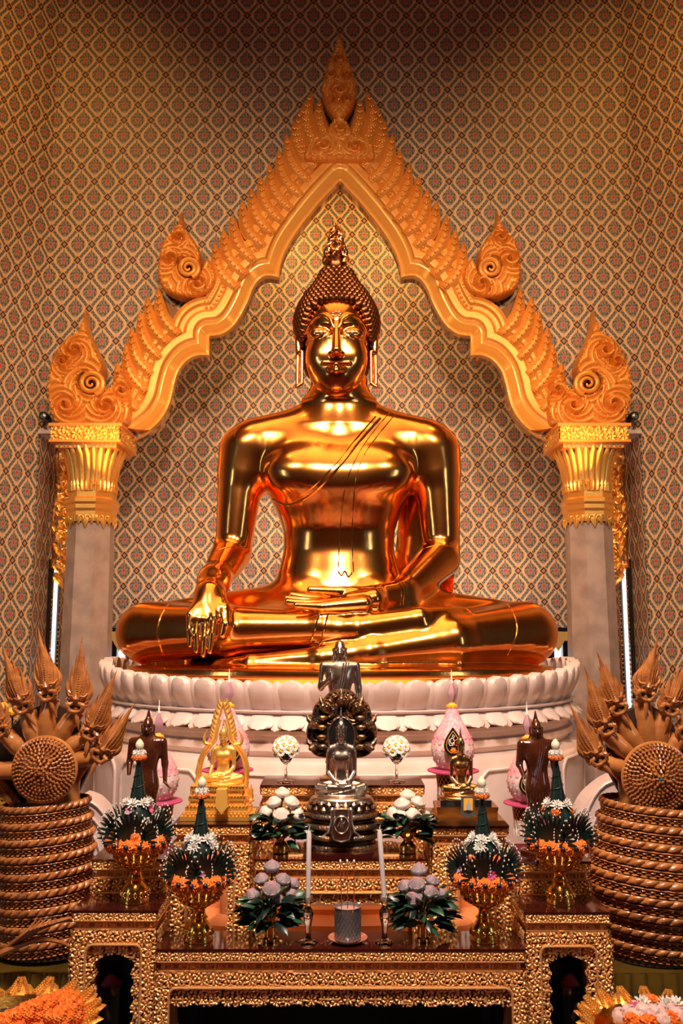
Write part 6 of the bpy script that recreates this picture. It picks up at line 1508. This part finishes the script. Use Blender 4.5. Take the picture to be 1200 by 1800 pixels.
c = tray(1152, 1812, 2.22, .175, 'gilt leaf-rimmed offering tray of mixed flowers, bottom right corner')
pale = mat('pale_pink_carnation', (.62, .40, .36), 0, .7, col2=(.66, .50, .48), scale=60); b = ruffle(.020, 20, 12, .22); ME['carn'] = bake(b, 'carnation', pale)
spots = [(1092, 1794, 'carn'), (1106, 1788, 'carn'), (1119, 1796, 'carn'), (1131, 1785, 'carn'), (1146, 1787, 'carn'), (1160, 1784, 'carn'), (1172, 1790, 'carn'), (1184, 1786, 'carn'), (1195, 1793, 'carn'), (1112, 1800, 'marigold'), (1139, 1803, 'marigold'), (1164, 1800, 'carn'), (1178, 1799, 'marigold'), (1128, 1774, 'mum'), (1169, 1775, 'mum'), (1149, 1768, 'marigold'), (1140, 1765, 'mauvef'), (1118, 1779, 'pinkf'), (1188, 1775, 'mum')]
ordn = ['first', 'second', 'third', 'fourth', 'fifth', 'sixth', 'seventh', 'eighth', 'ninth', 'tenth', 'eleventh']
rank = {i: sorted([q[0] for q in spots if q[2] == s_[2]]).index(s_[0]) for i, s_ in enumerate(spots)}
nmz = {'carn': ('carnation', 'pale pink carnation'), 'marigold': ('marigold', 'orange marigold'), 'mum': ('chrysanthemum', 'white chrysanthemum'), 'mauvef': ('mauve_blossom', 'mauve blossom'), 'pinkf': ('magenta_blossom', 'magenta blossom')}
for i, (x, y, k) in enumerate(spots):
    w_ = W(x, y, 2.22); o_ = Vector((0, 0, EYE)); tt = (c.z + .012 + (1795 - y) * -.0001 - EYE) / (w_.z - EYE); p = o_ + (w_ - o_) * tt
    o = bpy.data.objects.new(nmz[k][0], ME[k]); COL.objects.link(o); o.location = p + Vector((0, 0, .006)); o.scale = [1.05 if k != 'mum' else 1.1] * 3; o.rotation_euler = (.4, 0, i)
    tag(o, ordn[rank[i]] + ' ' + nmz[k][1] + ' from the left in the bottom right tray', 'flower', nmz[k][0] + ' heads in the right tray')
for i, (x, y) in enumerate(((1125, 1770), (1137, 1772), (1160, 1768), (1168, 1764), (1182, 1770), (1176, 1766))):
    w_ = W(x, y, 2.22); o_ = Vector((0, 0, EYE)); tt = (c.z + .01 - EYE) / (w_.z - EYE); p = o_ + (w_ - o_) * tt; o = bpy.data.objects.new('leaf', ME['leafd']); COL.objects.link(o); o.location = p; o.scale = [.5] * 3; o.rotation_euler = (.5, .2, i * 1.3)
    tag(o, ordn[sorted([1125, 1137, 1160, 1168, 1182, 1176]).index(x)] + ' dark green leaf from the left behind the flowers of the bottom right tray', 'leaf', 'dark leaves in the right tray')
# ================================================================ odds and ends
p = W(6, 1392, 3.5); t = thing('yellow_notice', p, 'yellow notice board with dark printed lines behind the left naga', 'sign'); Yy = 3.5
MB().prism([(W(x, y, Yy).x, W(x, y, Yy).z) for x, y in ((-60, 1360), (33, 1362), (34, 1413), (-60, 1413))], Yy, Yy + .012).build('board', M_['yellowsign'], t, False); b = MB()
for j, y in enumerate((1372, 1378, 1386, 1393, 1400, 1407)):
    x = -50
    while x < (14 if j < 2 else 28):
        w_ = rr.uniform(2, 6); q = W(x + w_ / 2, y, Yy - .001); b.box(q, (w_ * .0021, .002, .0028 + .002 * (rr.random() < .3))); x += w_ + 1.6
tag(b.build('printed_lines', M_['black'], t, False), kind='stuff')
p = W(1196, 1400, 3.5); t = thing('yellow_notice', p, 'yellow notice board half hidden behind the right naga', 'sign')
MB().prism([(W(x, y, Yy).x, W(x, y, Yy).z) for x, y in ((1188, 1370), (1260, 1370), (1260, 1414), (1186, 1414))], Yy, Yy + .012).build('board', M_['yellowsign'], t, False)
for s, x, nm in ((-1, 0, 'left'), (1, 1215, 'right')):
    p = W(x, 1417, 3.52); t = thing('side_stand', (p.x, p.y, 0), 'dark stand with grey top behind the %s naga' % nm, 'stand')
    MB().box((p.x, 3.56, p.z - .012), (.30, .16, .024)).build('top', M_['metalgrey'], t, False); MB().box((p.x, 3.56, (p.z - .024) / 2), (.28, .14, p.z - .024)).build('body', M_['black'], t, False)
t = thing('yellow_flower_spray', W(20, 1400, 3.42), 'spray of yellow flowers behind the necks of the left naga', 'flowers'); b2 = MB()
yf = ruffle(.020, 16, 9, .3); ME['yel'] = bake(yf, 'yellow_flower', M_['yellow'])
for x, y in ((5, 1243), (22, 1252), (41, 1286), (18, 1324), (-12, 1262), (10, 1330), (44, 1294), (-20, 1300)):
    p = W(x, y, 3.40); put('yellow_flower', ME['yel'], t, TR(p, t) @ Matrix.Diagonal((1.0, .8, .8, 1))); b2.tube([p, W(20 + (x - 20) * .4, 1400, 3.42)], .003, 5)
b2.build('stems', M_['leafdark'], t)
for s, nm, xs in ((-1, 'left', (178, 214)), (1, 'right', (985, 1018))):
    p = W(sum(xs) / 2, 1735, 3.0); t = thing('red_bundle', p, 'folded red cloth bundle stored under the front %s corner table' % nm, 'cloth')
    b = MB(); x0, x1 = XP(xs[0], 1720, 2.88), XP(xs[1], 1720, 2.88); z = ZP(1733, 2.87)
    MB().box(((x0 + x1) / 2, 2.88, (z + PLZ) / 2), (x1 - x0, .04, z - PLZ)).build('dark_box', M_['black'], t, False)
    P = [[((x0 + (x1 - x0) * i / 8), 2.86 + .04 * j / 5, z + .002 + .03 * math.sin(math.pi * i / 8) * math.sin(math.pi * j / 5) + .006 * noise.noise((i * .7, j * .9, s))) for j in range(6)] for i in range(9)]
    b.grid([r_[::-1] for r_ in P]); b.grid([[(q[0], q[1], z) for q in r_] for r_ in P]); b.build('folded_cloth', M_['redcloth'], t)

t = thing('under_table_shade', (XC, 2.919, PLZ), 'added dark sheet for the shade behind the legs of the front altar tables', 'cloth')
P = [[(-.80 + 1.59 * i / 90, 2.917 + .003 * math.sin(i * .9), PLZ + .002 + (.655 - PLZ) * j) for j in (0, 1)] for i in range(91)]
b = MB(); b.grid(P); b.grid([[(q[0], q[1] + .003, q[2]) for q in r_][::-1] for r_ in P]); b.build('cloth', M_['dark'], t)  # dark sheet added in place of the shade under the tables
